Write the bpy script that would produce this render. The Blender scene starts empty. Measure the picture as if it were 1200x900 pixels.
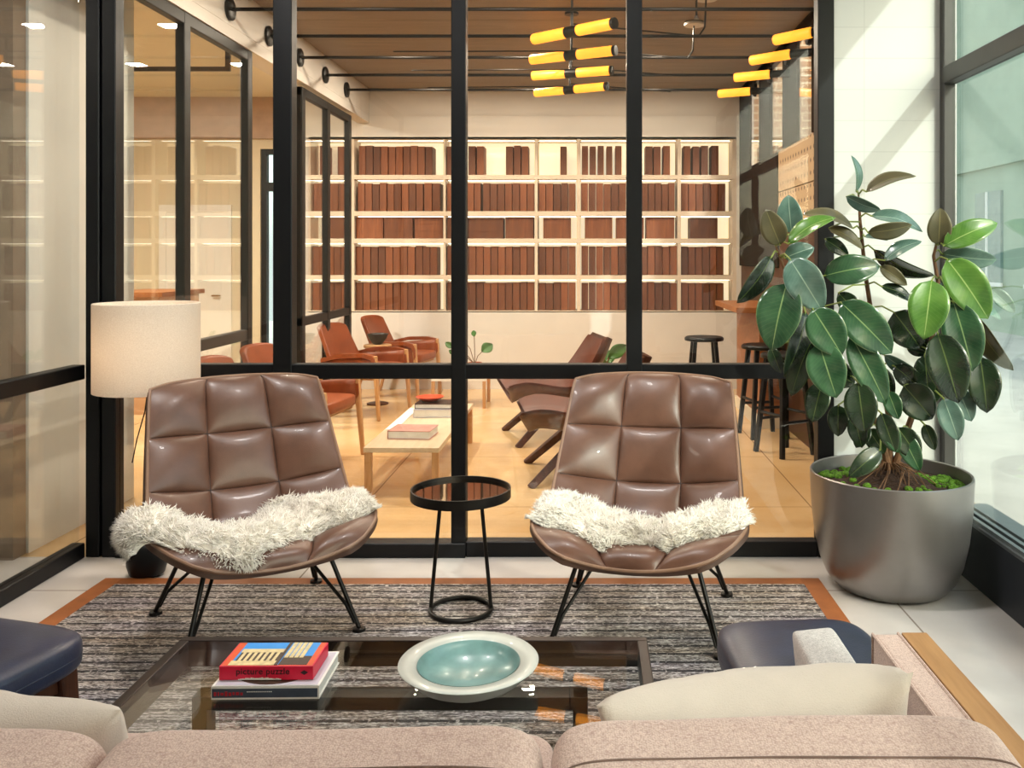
import bpy, math, random
import numpy as np
from mathutils import Vector, Matrix, noise
random.seed(7)
S = bpy.context.scene
COL = S.collection
PI = math.pi
# ------------------------------------------------------------------ camera, world, sun, lights, exposure
F, VX, VY, H = 1050.0, 688.0, 300.0, 1.4           # focal length in px, vanishing point, eye height
cam_d = bpy.data.cameras.new('camera'); cam = bpy.data.objects.new('camera', cam_d); COL.objects.link(cam)
cam.location = (0, 0, H); cam.rotation_euler = (PI/2, 0, 0)
cam_d.sensor_width = 36; cam_d.lens = 36*F/1200
cam_d.shift_x = -(VX-600)/1200; cam_d.shift_y = -(450-VY)/1200
cam_d.clip_start = .02; cam_d.clip_end = 200
S.camera = cam
S.view_settings.view_transform = 'Standard'; S.view_settings.look = 'None'
S.view_settings.gamma = 1; S.view_settings.use_curve_mapping = False
S.view_settings.exposure = 0.0
S.cycles.transparent_max_bounces = 32; S.cycles.max_bounces = 10; S.cycles.diffuse_bounces = 5
S.cycles.glossy_bounces = 6; S.cycles.caustics_reflective = False; S.cycles.caustics_refractive = False
S.cycles.sample_clamp_indirect = 4

W = bpy.data.worlds.new('world'); S.world = W; W.use_nodes = True
wn = W.node_tree.nodes; wl = W.node_tree.links
bg = wn['Background']; sky = wn.new('ShaderNodeTexSky'); sky.sky_type = 'NISHITA'; sky.sun_disc = False
sky.sun_elevation = math.radians(32); sky.sun_rotation = math.radians(150); sky.dust_density = 4; sky.ozone_density = .6
mixw = wn.new('ShaderNodeMixRGB'); mixw.inputs[0].default_value = .75
mixw.inputs[2].default_value = (1.0, 1.04, 1.07, 1)
wl.new(sky.outputs[0], mixw.inputs[1]); wl.new(mixw.outputs[0], bg.inputs[0])
bg.inputs[1].default_value = 1.3

SUN_DIR = Vector((-1, 1.9, -1.22))
sd = bpy.data.lights.new('sun', 'SUN'); sd.energy = 2.4; sd.angle = math.radians(.7); sd.color = (1, .97, .92)
so = bpy.data.objects.new('sun', sd); COL.objects.link(so); so.rotation_euler = SUN_DIR.to_track_quat('-Z', 'Y').to_euler()

def area(name, loc, sx, sy, power, color, d=(0, 0, -1), spread=180):
    l = bpy.data.lights.new(name, 'AREA'); l.shape = 'RECTANGLE'; l.size = sx; l.size_y = sy; l.energy = power; l.color = color
    l.spread = math.radians(spread)
    o = bpy.data.objects.new(name, l); COL.objects.link(o); o.location = loc
    o.rotation_euler = Vector(d).to_track_quat('-Z', 'Y').to_euler(); return o
WARM = (1, .84, .66)
for fx in (-1.5, -.2): area('front_fill_light', (fx, 2.9, 3.16), .2, .2, 28, (1, .97, .94))  # unseen fill lights added to brighten the front room
for fx in (-1.5, -.55, .6):
    for fy in (5.1, 6.78, 8.15): area('rear_fill_light', (fx, fy, 3.14), .13, .13, 25, WARM)  # added fill without fittings, brightens the rear room
area('lobby_fill_light', (-3.9, 7.2, 3.13), .5, .5, 190, (1, .91, .76))  # unseen lamp added to lift the lobby brightness
area('vestibule_fill_light', (-3.6, 2.4, 3.13), .4, .4, 22, (1, .88, .76))  # added fill for the space beyond the left glass, no fitting

# ------------------------------------------------------------------ helpers
def srgb(h):
    if isinstance(h, str):
        h = [int(h[i:i+2], 16)/255 for i in (0, 2, 4)]
    return tuple(c/12.92 if c <= .04045 else ((c+.055)/1.055)**2.4 for c in h)

class N:                                             # tiny node helper
    def __init__(s, m):
        m.use_nodes = True; s.t = m.node_tree; s.n = s.t.nodes; s.b = s.n.get('Principled BSDF'); s.out = s.n['Material Output']
    def new(s, kind, **kw):
        n = s.n.new(kind)
        for k, v in kw.items():
            if hasattr(n, k): setattr(n, k, v)
            else: n.inputs[k.replace('_', ' ')].default_value = v
        return n
    def link(s, a, b): s.t.links.new(a, b)
    def coord(s, out='Object', scale=(1, 1, 1)):
        tc = s.new('ShaderNodeTexCoord'); mp = s.new('ShaderNodeMapping'); mp.inputs['Scale'].default_value = scale
        s.link(tc.outputs[out], mp.inputs[0]); return mp.outputs[0]
    def noise(s, vec, scale, detail=4, rough=.55):
        n = s.new('ShaderNodeTexNoise'); n.inputs['Scale'].default_value = scale; n.inputs['Detail'].default_value = detail
        n.inputs['Roughness'].default_value = rough; s.link(vec, n.inputs['Vector']); return n.outputs['Fac']
    def ramp(s, fac, stops):
        r = s.new('ShaderNodeValToRGB'); e = r.color_ramp.elements
        while len(e) < len(stops): e.new(.5)
        for i, (p, c) in enumerate(stops): e[i].position = p; e[i].color = (*c, 1)
        s.link(fac, r.inputs[0]); return r.outputs[0]
    def mix(s, fac, a, b, mode='MIX'):
        m = s.new('ShaderNodeMixRGB'); m.blend_type = mode
        for i, v in enumerate((fac, a, b)):
            if isinstance(v, (float, int)): m.inputs[i].default_value = v
            elif isinstance(v, tuple): m.inputs[i].default_value = (*v, 1)
            else: s.link(v, m.inputs[i])
        return m.outputs[0]
    def math(s, op, a, b=0.0):
        m = s.new('ShaderNodeMath'); m.operation = op
        for i, v in enumerate((a, b)):
            if isinstance(v, (float, int)): m.inputs[i].default_value = v
            else: s.link(v, m.inputs[i])
        return m.outputs[0]
    def bump(s, hgt, strength, dist=.01):
        b = s.new('ShaderNodeBump'); b.inputs['Strength'].default_value = strength; b.inputs['Distance'].default_value = dist
        s.link(hgt, b.inputs['Height']); s.link(b.outputs[0], s.b.inputs['Normal'])

def mat(name, col, rough=.5, metal=0.0, var=.12, vscale=8, bump=0.0, bscale=60, spec=.5, coat=0, sheen=0, stretch=(1, 1, 1), rand=0.0, dist=.004):
    m = bpy.data.materials.new(name); n = N(m); b = n.b
    c = srgb(col) if isinstance(col, str) else col
    b.inputs['Roughness'].default_value = rough; b.inputs['Metallic'].default_value = metal
    b.inputs['Specular IOR Level'].default_value = spec; b.inputs['Coat Weight'].default_value = coat; b.inputs['Sheen Weight'].default_value = sheen
    v = n.coord('Object', stretch)
    f = n.noise(v, vscale)
    d = tuple(max(0, x*(1-var)) for x in c); l = tuple(min(1, x*(1+var)) for x in c)
    out = n.ramp(f, [(.3, d), (.7, l)])
    if rand:
        oi = n.new('ShaderNodeObjectInfo')
        hv = n.new('ShaderNodeHueSaturation')
        n.link(n.math('MULTIPLY_ADD', oi.outputs['Random'], rand), hv.inputs['Value'])
        hv.inputs['Value'].links[0].from_node.inputs[2].default_value = 1-rand/2
        n.link(out, hv.inputs['Color']); out = hv.outputs[0]
    n.link(out, b.inputs['Base Color'])
    if bump: n.bump(n.noise(v, bscale, 6), bump, dist)
    return m

def wood(name, dark, light, rough=.45, scale=6, axis=0, rand=0.0):
    m = bpy.data.materials.new(name); n = N(m)
    st = [18, 18, 18]; st[axis] = 1.6
    v = n.coord('Object', tuple(st))
    f = n.noise(v, scale*.35, 7, .65); out = n.ramp(f, [(.28, srgb(dark)), (.72, srgb(light))])
    if rand:
        oi = n.new('ShaderNodeObjectInfo'); hv = n.new('ShaderNodeHueSaturation')
        mu = n.math('MULTIPLY_ADD', oi.outputs['Random'], rand); mu.node.inputs[2].default_value = 1-rand/2
        n.link(mu, hv.inputs['Value']); n.link(out, hv.inputs['Color']); out = hv.outputs[0]
    n.link(out, n.b.inputs['Base Color']); n.b.inputs['Roughness'].default_value = rough
    n.bump(f, .15, .003); return m

def emit(name, col, s, noise_var=0.0):
    m = bpy.data.materials.new(name); n = N(m)
    c = srgb(col) if isinstance(col, str) else col
    v = n.coord('Object'); f = n.noise(v, 5, 2)
    out = n.ramp(f, [(.2, tuple(x*(1-noise_var) for x in c)), (.8, c)])
    n.link(out, n.b.inputs['Emission Color']); n.link(out, n.b.inputs['Base Color'])
    n.b.inputs['Emission Strength'].default_value = s; return m

def glass(name, tint=(.97, .985, .98), refl=1.0):
    m = bpy.data.materials.new(name); n = N(m); n.n.remove(n.b)
    g = n.new('ShaderNodeNewGeometry'); dp = n.new('ShaderNodeVectorMath'); dp.operation = 'DOT_PRODUCT'
    n.link(g.outputs['Incoming'], dp.inputs[0]); n.link(g.outputs['Normal'], dp.inputs[1])
    a = n.math('SUBTRACT', 1.0, n.math('ABSOLUTE', dp.outputs['Value']))
    f = n.math('MULTIPLY', n.math('POWER', a, 4.4), .94*refl); f = n.math('ADD', f, .036*refl)
    t = n.new('ShaderNodeBsdfTransparent'); t.inputs[0].default_value = (*tint, 1)
    gl = n.new('ShaderNodeBsdfGlossy'); gl.inputs['Roughness'].default_value = 0.0; gl.inputs[0].default_value = (1, 1, 1, 1)
    mx = n.new('ShaderNodeMixShader'); n.link(f, mx.inputs[0]); n.link(t.outputs[0], mx.inputs[1]); n.link(gl.outputs[0], mx.inputs[2])
    n.link(mx.outputs[0], n.out.inputs[0]); return m

class MB:
    def __init__(s): s.v = []; s.f = []
    def add(s, vs, fs):
        k = len(s.v); s.v += [tuple(p) for p in vs]; s.f += [tuple(i+k for i in f) for f in fs]; return s
    def box(s, x0, x1, y0, y1, z0, z1):
        x0, x1 = sorted((x0, x1)); y0, y1 = sorted((y0, y1)); z0, z1 = sorted((z0, z1))
        return s.add([(x, y, z) for z in (z0, z1) for y in (y0, y1) for x in (x0, x1)],
                     [(0, 2, 3, 1), (4, 5, 7, 6), (0, 1, 5, 4), (2, 6, 7, 3), (0, 4, 6, 2), (1, 3, 7, 5)])
    def prism(s, a, b, wa, wb=None, up=(0, 1, 0)):   # tapered square bar from a to b; w = (width, depth)
        wb = wb or wa; a, b = Vector(a), Vector(b); d = (b-a).normalized(); r = d.cross(Vector(up))
        if r.length < 1e-4: r = d.cross(Vector((1, 0, 0)))
        r.normalize(); u = r.cross(d).normalized(); vs = []
        for p, w in ((a, wa), (b, wb)):
            for sx, sy in ((-1, -1), (1, -1), (1, 1), (-1, 1)): vs.append(p + r*sx*w[0]/2 + u*sy*w[1]/2)
        return s.add(vs, [(3, 2, 1, 0), (4, 5, 6, 7), (0, 1, 5, 4), (1, 2, 6, 5), (2, 3, 7, 6), (3, 0, 4, 7)])
    def tube(s, pts, r, n=10, closed=False, caps=True):
        pts = [Vector(p) for p in pts]; m = len(pts); rs = r if isinstance(r, (list, tuple)) else [r]*m
        tang = []
        for i in range(m):
            a = pts[(i-1) % m] if (closed or i > 0) else pts[i]; b = pts[(i+1) % m] if (closed or i < m-1) else pts[i]
            tang.append((b-a).normalized())
        ref = Vector((0, 0, 1)) if abs(tang[0].z) < .9 else Vector((1, 0, 0))
        u = tang[0].cross(ref).normalized(); vs = []
        for i in range(m):
            u = (u - tang[i]*u.dot(tang[i])).normalized(); w = tang[i].cross(u)
            for k in range(n):
                t = 2*PI*k/n; vs.append(pts[i] + (u*math.cos(t) + w*math.sin(t))*rs[i])
        fs = []
        for i in range(m if closed else m-1):
            j = (i+1) % m
            for k in range(n): fs.append((i*n+k, i*n+(k+1) % n, j*n+(k+1) % n, j*n+k))
        if caps and not closed: fs += [tuple(range(n))[::-1], tuple((m-1)*n+k for k in range(n))]
        return s.add(vs, fs)
    def lathe(s, prof, c=(0, 0, 0), n=48, closed=False):   # prof: (r, z)
        vs = []; m = len(prof)
        for r, z in prof:
            for k in range(n):
                t = 2*PI*k/n; vs.append((c[0]+r*math.cos(t), c[1]+r*math.sin(t), c[2]+z))
        fs = []
        for i in range(m if closed else m-1):
            j = (i+1) % m
            for k in range(n): fs.append((i*n+k, i*n+(k+1) % n, j*n+(k+1) % n, j*n+k))
        if not closed: fs += [tuple(range(n))[::-1], tuple((m-1)*n+k for k in range(n))]
        return s.add(vs, fs)
    def grid(s, fn, nu, nv, flip=False):
        vs = [fn(i/nu, j/nv) for j in range(nv+1) for i in range(nu+1)]
        fs = []
        for j in range(nv):
            for i in range(nu):
                q = (j*(nu+1)+i, j*(nu+1)+i+1, (j+1)*(nu+1)+i+1, (j+1)*(nu+1)+i); fs.append(q[::-1] if flip else q)
        return s.add(vs, fs)
    def superbox(s, c, half, e=.25, nu=40, nv=24, M=None):  # rounded cushion
        def sp(a, k): return math.copysign(abs(a)**k, a)
        vs = []
        for j in range(nv+1):
            p = -PI/2 + PI*j/nv
            for i in range(nu):
                t = 2*PI*i/nu
                q = Vector((half[0]*sp(math.cos(p), e)*sp(math.cos(t), e), half[1]*sp(math.cos(p), e)*sp(math.sin(t), e), half[2]*sp(math.sin(p), e)))
                vs.append(Vector(c) + (M @ q if M else q))
        fs = [(j*nu+i, j*nu+(i+1) % nu, (j+1)*nu+(i+1) % nu, (j+1)*nu+i) for j in range(nv) for i in range(nu)]
        return s.add(vs, fs)
    def xf(s, M): s.v = [tuple(M @ Vector(p)) for p in s.v]; return s
    def build(s, name, m, parent=None, smooth=True, bevel=0.0, seg=2, angle=38, loc=None, weld=False):
        me = bpy.data.meshes.new(name); me.from_pydata(s.v, [], s.f)
        o = bpy.data.objects.new(name, me); COL.objects.link(o)
        if m: me.materials.append(m)
        if weld:
            import bmesh; b = bmesh.new(); b.from_mesh(me); bmesh.ops.remove_doubles(b, verts=b.verts, dist=1e-5)
            bmesh.ops.recalc_face_normals(b, faces=b.faces); b.to_mesh(me); b.free()
        me.update()
        if smooth:
            me.polygons.foreach_set('use_smooth', [True]*len(me.polygons)); me.set_sharp_from_angle(angle=math.radians(angle))
        if bevel:
            bv = o.modifiers.new('bevel', 'BEVEL'); bv.width = bevel; bv.segments = seg; bv.limit_method = 'ANGLE'; bv.angle_limit = math.radians(40)
        if parent: o.parent = parent
        if loc: o.location = loc
        return o
    def centred(s, name, m, **k):                      # thing of one mesh with its origin at its base
        a = np.array(s.v); c = ((a[:, 0].min()+a[:, 0].max())/2, (a[:, 1].min()+a[:, 1].max())/2, a[:, 2].min())
        s.v = [(p[0]-c[0], p[1]-c[1], p[2]-c[2]) for p in s.v]
        return s.build(name, m, loc=c, **k)

def tag(o, label, cat, group=None, kind=None):
    o['label'] = label; o['category'] = cat
    if group: o['group'] = group
    if kind: o['kind'] = kind
    return o
def thing(name, label, cat, loc=(0, 0, 0), rz=0, group=None):
    o = bpy.data.objects.new(name, None); o.empty_display_size = .1; COL.objects.link(o)
    o.location = loc; o.rotation_euler = (0, 0, rz); return tag(o, label, cat, group)
def struct(o): o['kind'] = 'structure'; return o
def dup(root, loc, rz, label, group=None):
    r = root.copy(); COL.objects.link(r); r.location = loc; r.rotation_euler = (0, 0, rz); r['label'] = label
    if group: r['group'] = group
    for ch in list(root.children):
        c = ch.copy(); COL.objects.link(c); c.parent = r
        for g in ch.children:
            d = g.copy(); COL.objects.link(d); d.parent = c
    return r
def P(px, py, D): return Vector(((px-VX)*D/F, D, H-(py-VY)*D/F))
def lerp(a, b, t): return a+(b-a)*t
def spline(keys, t):                                    # Catmull-Rom through (t, *vals)
    k = keys
    if t <= k[0][0]: i = 0
    elif t >= k[-1][0]: i = len(k)-2
    else: i = max(j for j in range(len(k)-1) if k[j][0] <= t)
    a, b = k[i], k[i+1]; p0 = k[max(i-1, 0)]; p3 = k[min(i+2, len(k)-1)]
    h = b[0]-a[0]; u = min(1, max(0, (t-a[0])/h)); out = []
    for c in range(1, len(a)):
        m0 = (b[c]-p0[c])/(b[0]-p0[0])*h; m1 = (p3[c]-a[c])/(p3[0]-a[0])*h
        out.append((2*u**3-3*u*u+1)*a[c]+(u**3-2*u*u+u)*m0+(-2*u**3+3*u*u)*b[c]+(u**3-u*u)*m1)
    return out if len(out) > 1 else out[0]

# ------------------------------------------------------------------ materials
M = {}
M['black'] = mat('black_steel', '090A0D', .42, 0, .25, 5, .03, 90, .3)
M['greywood'] = mat('bronze_frame', '15110E', .45, 0, .2, 6, spec=.3)
M['rod'] = mat('dark_rod', '1E1B19', .4, .6, .2, 20)
M['white'] = mat('white_paint', 'E9E6DF', .6, 0, .03, 3, .03, 40)
M['cream'] = mat('cream_paint', 'E6DCC4', .6, 0, .03, 3, .02, 40)
M['offw'] = mat('warm_white_wall', 'D9D3CA', .55, 0, .04, 2, .03, 30)
M['oak'] = wood('oak', 'A9784A', 'CFA272', .4)
M['oakz'] = wood('oak_leg', 'A9784A', 'CFA272', .4, axis=2)
M['oakpanel'] = wood('oak_panel', '9A6D40', 'B88A58', .5, axis=1)
M['walnut'] = wood('walnut', '33190E', '5C3420', .4, axis=2)
M['redwood'] = wood('cedar_box', '5A2D16', '87502C', .6, axis=2, rand=.75)
M['barwood'] = wood('bar_wood', '7A4220', 'B0713F', .45, axis=0)
M['ceil'] = wood('plywood_ceiling', '75634C', '8F7B62', .5, 4, axis=0)
M['leather'] = mat('brown_leather', (.122, .057, .037), .34, 0, .16, 12, .12, 260, .5, coat=.05)
M['shell'] = mat('brown_shell', (.085, .045, .032), .42, 0, .12, 10, .1, 200)
M['dseam'] = mat('dark_seam', (.03, .014, .01), .6, 0, .1, 20)
M['welt'] = mat('tan_welt', (.24, .135, .085), .45, 0, .1, 20)
M['rust'] = mat('rust_leather', '8A431F', .42, 0, .2, 9, .1, 160)
M['rustdark'] = mat('dark_rust_leather', '58260F', .5, 0, .2, 9, .1, 160)
M['navy'] = mat('navy_leather', '2A2F45', .34, 0, .2, 14, .12, 180, .5, coat=.1)
M['amber'] = emit('amber_glass', (1.0, .36, .03), 1.9, .35)
M['glass'] = glass('clear_glass')
M['tglass'] = glass('table_glass', (.95, .97, .96), 1.0)
M['pglass'] = glass('street_glass', (.90, .96, .93), 1.0)
M['mirror'] = mat('bronze_mirror', (.62, .52, .42), .03, 1, .02, 3)
M['alu'] = mat('aluminium', '9A9C9E', .35, .9, .05, 30)
M['sill'] = mat('dark_sill_panel', '23262C', .45, 0, .15, 5)
M['fur'] = mat('sheepskin_wool', 'F8F2E8', .85, 0, .05, 25, sheen=.3)
M['shade'] = None
M['soil'] = mat('soil', '3A2416', .95, 0, .5, 60, 1, 90, dist=.02)
M['moss'] = mat('moss', '5E8A1E', .95, 0, .5, 90, 1, 120, dist=.02)
M['bark'] = mat('bark', '6A4A30', .8, 0, .3, 30, .5, 90)
M['pot'] = mat('pewter_glaze', '8E8A88', .34, .8, .1, 4, .06, 30)
M['ceramic'] = mat('celadon_rim', 'B2B4AD', .35, 0, .08, 9, coat=.3)
M['pool'] = mat('celadon_glaze', '6A8A88', .3, 0, .25, 12, coat=.15)
M['bronze'] = mat('dark_bronze', '2B211E', .38, .5, .15, 8)
M['cloth'] = mat('cream_pillow_cloth', 'CDBFB2', .9, 0, .06, 10, .5, 420, sheen=.2, dist=.002)
M['book'] = mat('book_paper', 'ECE8E0', .6, 0, .05, 30)
M['bookgrey'] = mat('grey_cover', 'C6C2CE', .4, 0, .05, 10)
M['spine'] = mat('slate_spine', '3E4654', .5, 0, .2, 20)
M['red'] = mat('red_card', 'D5163B', .4, 0, .08, 20)
M['orange'] = mat('orange_card', 'D9501E', .4, 0, .15, 20)
M['blue'] = mat('sky_blue_print', '1E8FE0', .4, 0, .08, 10)
M['stone'] = mat('stone_print', 'D8C391', .5, 0, .2, 60)
M['dkbrown'] = mat('brown_print', '3B2415', .5, 0, .3, 40)
M['ink'] = mat('ink', '2A0A12', .5, 0, .1, 10)
M['redink'] = mat('red_ink', 'B5202E', .5, 0, .1, 10)
M['pale'] = mat('pale_tile', 'E8EAE6', .5, 0, .02, 3)
M['board'] = mat('shaded_tan_board', 'D8C8B2', .6, 0, .06, 6)  # tan tone carries the boards' shade against the backlight
M['pink'] = mat('pink_cover', 'B98478', .5, 0, .25, 14)
M['copper'] = mat('copper_pot', 'C8643C', .35, .3, .1, 12)
M['bowlred'] = mat('orange_bowl', 'C2421A', .35, 0, .15, 12)
M['brass'] = mat('brass', 'A4834A', .3, .9, .08, 20)
M['seam'] = mat('seam_thread', '6E574E', .9, 0, .2, 30)

def block_wall_mat():
    m = bpy.data.materials.new('painted_block'); n = N(m)
    v = n.coord('Object'); br = n.new('ShaderNodeTexBrick'); br.offset = 0.0
    sep = n.new('ShaderNodeSeparateXYZ'); cmb = n.new('ShaderNodeCombineXYZ'); n.link(v, sep.inputs[0])
    n.link(n.math('ADD', sep.outputs[0], sep.outputs[1]), cmb.inputs[0]); n.link(sep.outputs[2], cmb.inputs[1]); n.link(cmb.outputs[0], br.inputs['Vector'])
    br.inputs['Scale'].default_value = 1; br.inputs['Brick Width'].default_value = .42; br.inputs['Row Height'].default_value = .145
    br.inputs['Mortar Size'].default_value = .0025; br.inputs['Color1'].default_value = (*srgb('CFD2CE'), 1); br.inputs['Color2'].default_value = (*srgb('D3D5D1'), 1)
    br.inputs['Mortar'].default_value = (*srgb('C6C9C5'), 1)
    n.link(br.outputs[0], n.b.inputs['Base Color']); n.b.inputs['Roughness'].default_value = .5; n.bump(n.noise(v, 60), .06, .003); return m
M['block'] = block_wall_mat()

def brick_mat():
    m = bpy.data.materials.new('street_brick'); n = N(m)
    v = n.coord('Object'); br = n.new('ShaderNodeTexBrick')
    sep = n.new('ShaderNodeSeparateXYZ'); cmb = n.new('ShaderNodeCombineXYZ'); n.link(v, sep.inputs[0])
    n.link(n.math('ADD', sep.outputs[0], sep.outputs[1]), cmb.inputs[0]); n.link(sep.outputs[2], cmb.inputs[1]); n.link(cmb.outputs[0], br.inputs['Vector'])
    br.inputs['Scale'].default_value = 1; br.inputs['Brick Width'].default_value = .9; br.inputs['Row Height'].default_value = .26
    br.inputs['Mortar Size'].default_value = .03; br.inputs['Color1'].default_value = (*srgb('B98A5C'), 1); br.inputs['Color2'].default_value = (*srgb('96663F'), 1)
    br.inputs['Mortar'].default_value = (*srgb('D8C6A8'), 1)
    n.link(br.outputs[0], n.b.inputs['Base Color']); n.b.inputs['Roughness'].default_value = .85; return m
M['brick'] = brick_mat()

def floor_mat(name, a, b, rough):
    m = bpy.data.materials.new(name); n = N(m); v = n.coord('Object')
    f = n.noise(v, 1.3, 8, .6); c = n.ramp(f, [(.3, srgb(a)), (.7, srgb(b))])
    br = n.new('ShaderNodeTexBrick'); br.offset = 0; n.link(v, br.inputs['Vector']); br.inputs['Scale'].default_value = 1
    br.inputs['Brick Width'].default_value = 1.25; br.inputs['Row Height'].default_value = 1.25; br.inputs['Mortar Size'].default_value = .004
    br.inputs['Color1'].default_value = br.inputs['Color2'].default_value = (1, 1, 1, 1); br.inputs['Mortar'].default_value = (.45, .4, .36, 1)
    n.link(n.mix(1.0, c, br.outputs[0], 'MULTIPLY'), n.b.inputs['Base Color'])
    n.link(n.ramp(n.noise(v, 2.5, 5), [(.3, (rough*.8,)*3), (.7, (rough*1.25,)*3)]), n.b.inputs['Roughness']); return m
M['floor'] = floor_mat('polished_concrete', 'CDC5BF', 'E0DAD5', .22)
M['rfloor'] = floor_mat('warm_lit_concrete', 'CDA570', 'E0BE90', .2)  # same concrete as the front, with the warm light put into its colour

def rug_mat():
    m = bpy.data.materials.new('woven_rug'); n = N(m)
    v = n.coord('Object'); sep = n.new('ShaderNodeSeparateXYZ'); n.link(v, sep.inputs[0])
    fine = n.noise(n.coord('Object', (60, 230, 1)), 1.0, 3, .7)
    fine2 = n.noise(n.coord('Object', (14, 120, 1)), 1.0, 2, .6)
    mixv = n.math('ADD', n.math('MULTIPLY', fine, .62), n.math('MULTIPLY', fine2, .38))
    c = n.ramp(mixv, [(.39, srgb('2F2A2D')), (.47, srgb('6A625F')), (.525, srgb('B8B0AA')), (.60, srgb('F4F1EC'))])
    tint = n.ramp(n.noise(n.coord('Object', (.8, 5, 1)), 1.6, 3), [(.35, srgb('CDB49B')), (.5, srgb('E2DCDE')), (.65, srgb('C6BCD2'))])
    c = n.mix(.6, c, tint, 'MULTIPLY')
    yy = n.math('ADD', sep.outputs[1], n.math('MULTIPLY', n.noise(n.coord('Object', (6, 2, 1)), 1.0, 2), .012))
    w = n.math('FRACT', n.math('MULTIPLY', yy, 15.5)); ln = n.math('LESS_THAN', w, .24)
    dash = n.math('GREATER_THAN', n.noise(n.coord('Object', (48, 15.5, 1)), 1.0, 2), .42)
    c = n.mix(n.math('MULTIPLY', n.math('MULTIPLY', ln, dash), .9), c, srgb('221E22'))
    n.link(c, n.b.inputs['Base Color']); n.b.inputs['Roughness'].default_value = .95
    n.bump(mixv, .5, .006); return m
M['rug'] = rug_mat()
M['rugedge'] = mat('rug_leather_edge', '9C5A2A', .6, 0, .15, 12, .15, 120)

def fabric(name, a, b, sc=1.0):
    m = bpy.data.materials.new(name); n = N(m)
    v = n.coord('Object'); sep = n.new('ShaderNodeSeparateXYZ'); n.link(v, sep.inputs[0])
    vo = n.new('ShaderNodeTexVoronoi'); vo.inputs['Scale'].default_value = 330*sc; vo.inputs['Randomness'].default_value = .7; n.link(v, vo.inputs[0])
    h = n.math('SUBTRACT', 1.0, vo.outputs['Distance'])
    f = n.math('ADD', n.math('MULTIPLY', h, .5), n.math('MULTIPLY', n.noise(v, 140*sc, 2), .5))
    n.link(n.ramp(f, [(.25, srgb(a)), (.7, srgb(b))]), n.b.inputs['Base Color']); n.b.inputs['Roughness'].default_value = .95
    n.b.inputs['Sheen Weight'].default_value = .25
    n.bump(f, .5, .003); return m
M['sofa'] = fabric('sofa_weave', 'A5867B', 'D3B8AB')
M['sofagrey'] = fabric('grey_weave', 'A09A98', 'D2CCC8')

def leaf_mat(name, a, b, vein, rough):
    m = bpy.data.materials.new(name); n = N(m); uv = n.new('ShaderNodeTexCoord').outputs['UV']
    sep = n.new('ShaderNodeSeparateXYZ'); n.link(uv, sep.inputs[0])
    x = n.math('ABSOLUTE', n.math('SUBTRACT', sep.outputs[0], .5))
    col = n.ramp(n.noise(n.coord('Object'), 9, 3), [(.35, srgb(a)), (.65, srgb(b))])
    col = n.mix(n.math('MULTIPLY', n.math('LESS_THAN', x, .016), .75), col, srgb(vein))
    col = n.mix(n.math('MULTIPLY', n.math('GREATER_THAN', x, .485), .55), col, srgb(vein))
    # side veins
    w = n.math('FRACT', n.math('SUBTRACT', n.math('MULTIPLY', sep.outputs[1], 16.0), n.math('MULTIPLY', x, 6.0)))
    col = n.mix(n.math('MULTIPLY', n.math('LESS_THAN', w, .12), .07), col, srgb(vein))
    n.link(col, n.b.inputs['Base Color']); n.b.inputs['Roughness'].default_value = rough; n.b.inputs['Coat Weight'].default_value = .35
    return m
LEAFM = [leaf_mat('rubber_leaf', '23442C', '3B6140', '8CA86E', .2), leaf_mat('dark_rubber_leaf', '18251B', '263A22', '63733F', .24),
         leaf_mat('olive_leaf_back', '45432A', '5C5436', '857F50', .5), leaf_mat('young_leaf', '406B28', '5D8838', 'A4BC74', .25),
         leaf_mat('grey_green_sheen_leaf', '456258', '648074', '9DB5A0', .24)]  # this one has a bluish reflected sheen put into the leaf colour

# ------------------------------------------------------------------ the room shell
YW = 4.2; XL = -2.33; XR = 1.64; ZC = 3.15; YB = 9.42; YN = -3.0
struct(MB().box(XL-.1, XR+.02, YN, 4.17, -.12, 0).build('floor', M['floor'], smooth=False))
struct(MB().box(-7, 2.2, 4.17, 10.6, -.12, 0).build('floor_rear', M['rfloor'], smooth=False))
struct(MB().box(-7, XL-.1, YN, 4.17, -.12, 0).build('floor_left', M['floor'], smooth=False))
struct(MB().box(-7, 1.9, YN, 4.17, 3.18, 3.3).build('ceiling', M['white'], smooth=False))
# boarded ceiling of the rear room, boards running across
cb = MB()
for i in range(9): cb.box(-2.6, 1.75, 4.25+i*.6, 4.25+i*.6+.594, ZC, ZC+.05)
cb.box(-2.6, 1.75, 4.17, 9.8, ZC+.05, ZC+.15)
struct(cb.build('ceiling_rear', M['ceil'], smooth=False))
struct(MB().box(-7, -2.6, 4.17, 10.6, ZC+.05, ZC+.2).build('ceiling_left', M['cream'], smooth=False))
struct(MB().box(-7, 1.9, YN-.15, YN, 0, 3.2).build('wall_near', M['white'], smooth=False))
# white block stub between the partition and the street window
struct(MB().box(1.148, 1.72, 4.17, 4.4, 0, 3.2).build('wall_stub', M['block'], smooth=False))
# block wall aligned with the partition on the other side
struct(MB().box(-2.92, -2.63, 4.22, 5.2, 0, 3.2).build('wall_side', M['white'], smooth=False))
struct(MB().box(-7, -6.9, YN, 10.5, 0, 3.3).build('wall_left', M['cream'], smooth=False))
struct(MB().box(-6.9, -2.64, 4.12, 4.215, 0, 3.2).build('wall_vestibule', mat('shaded_taupe_wall', '8C7A69', .7), smooth=False))  # taupe colour stands in for shade on the wall's end face
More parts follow.
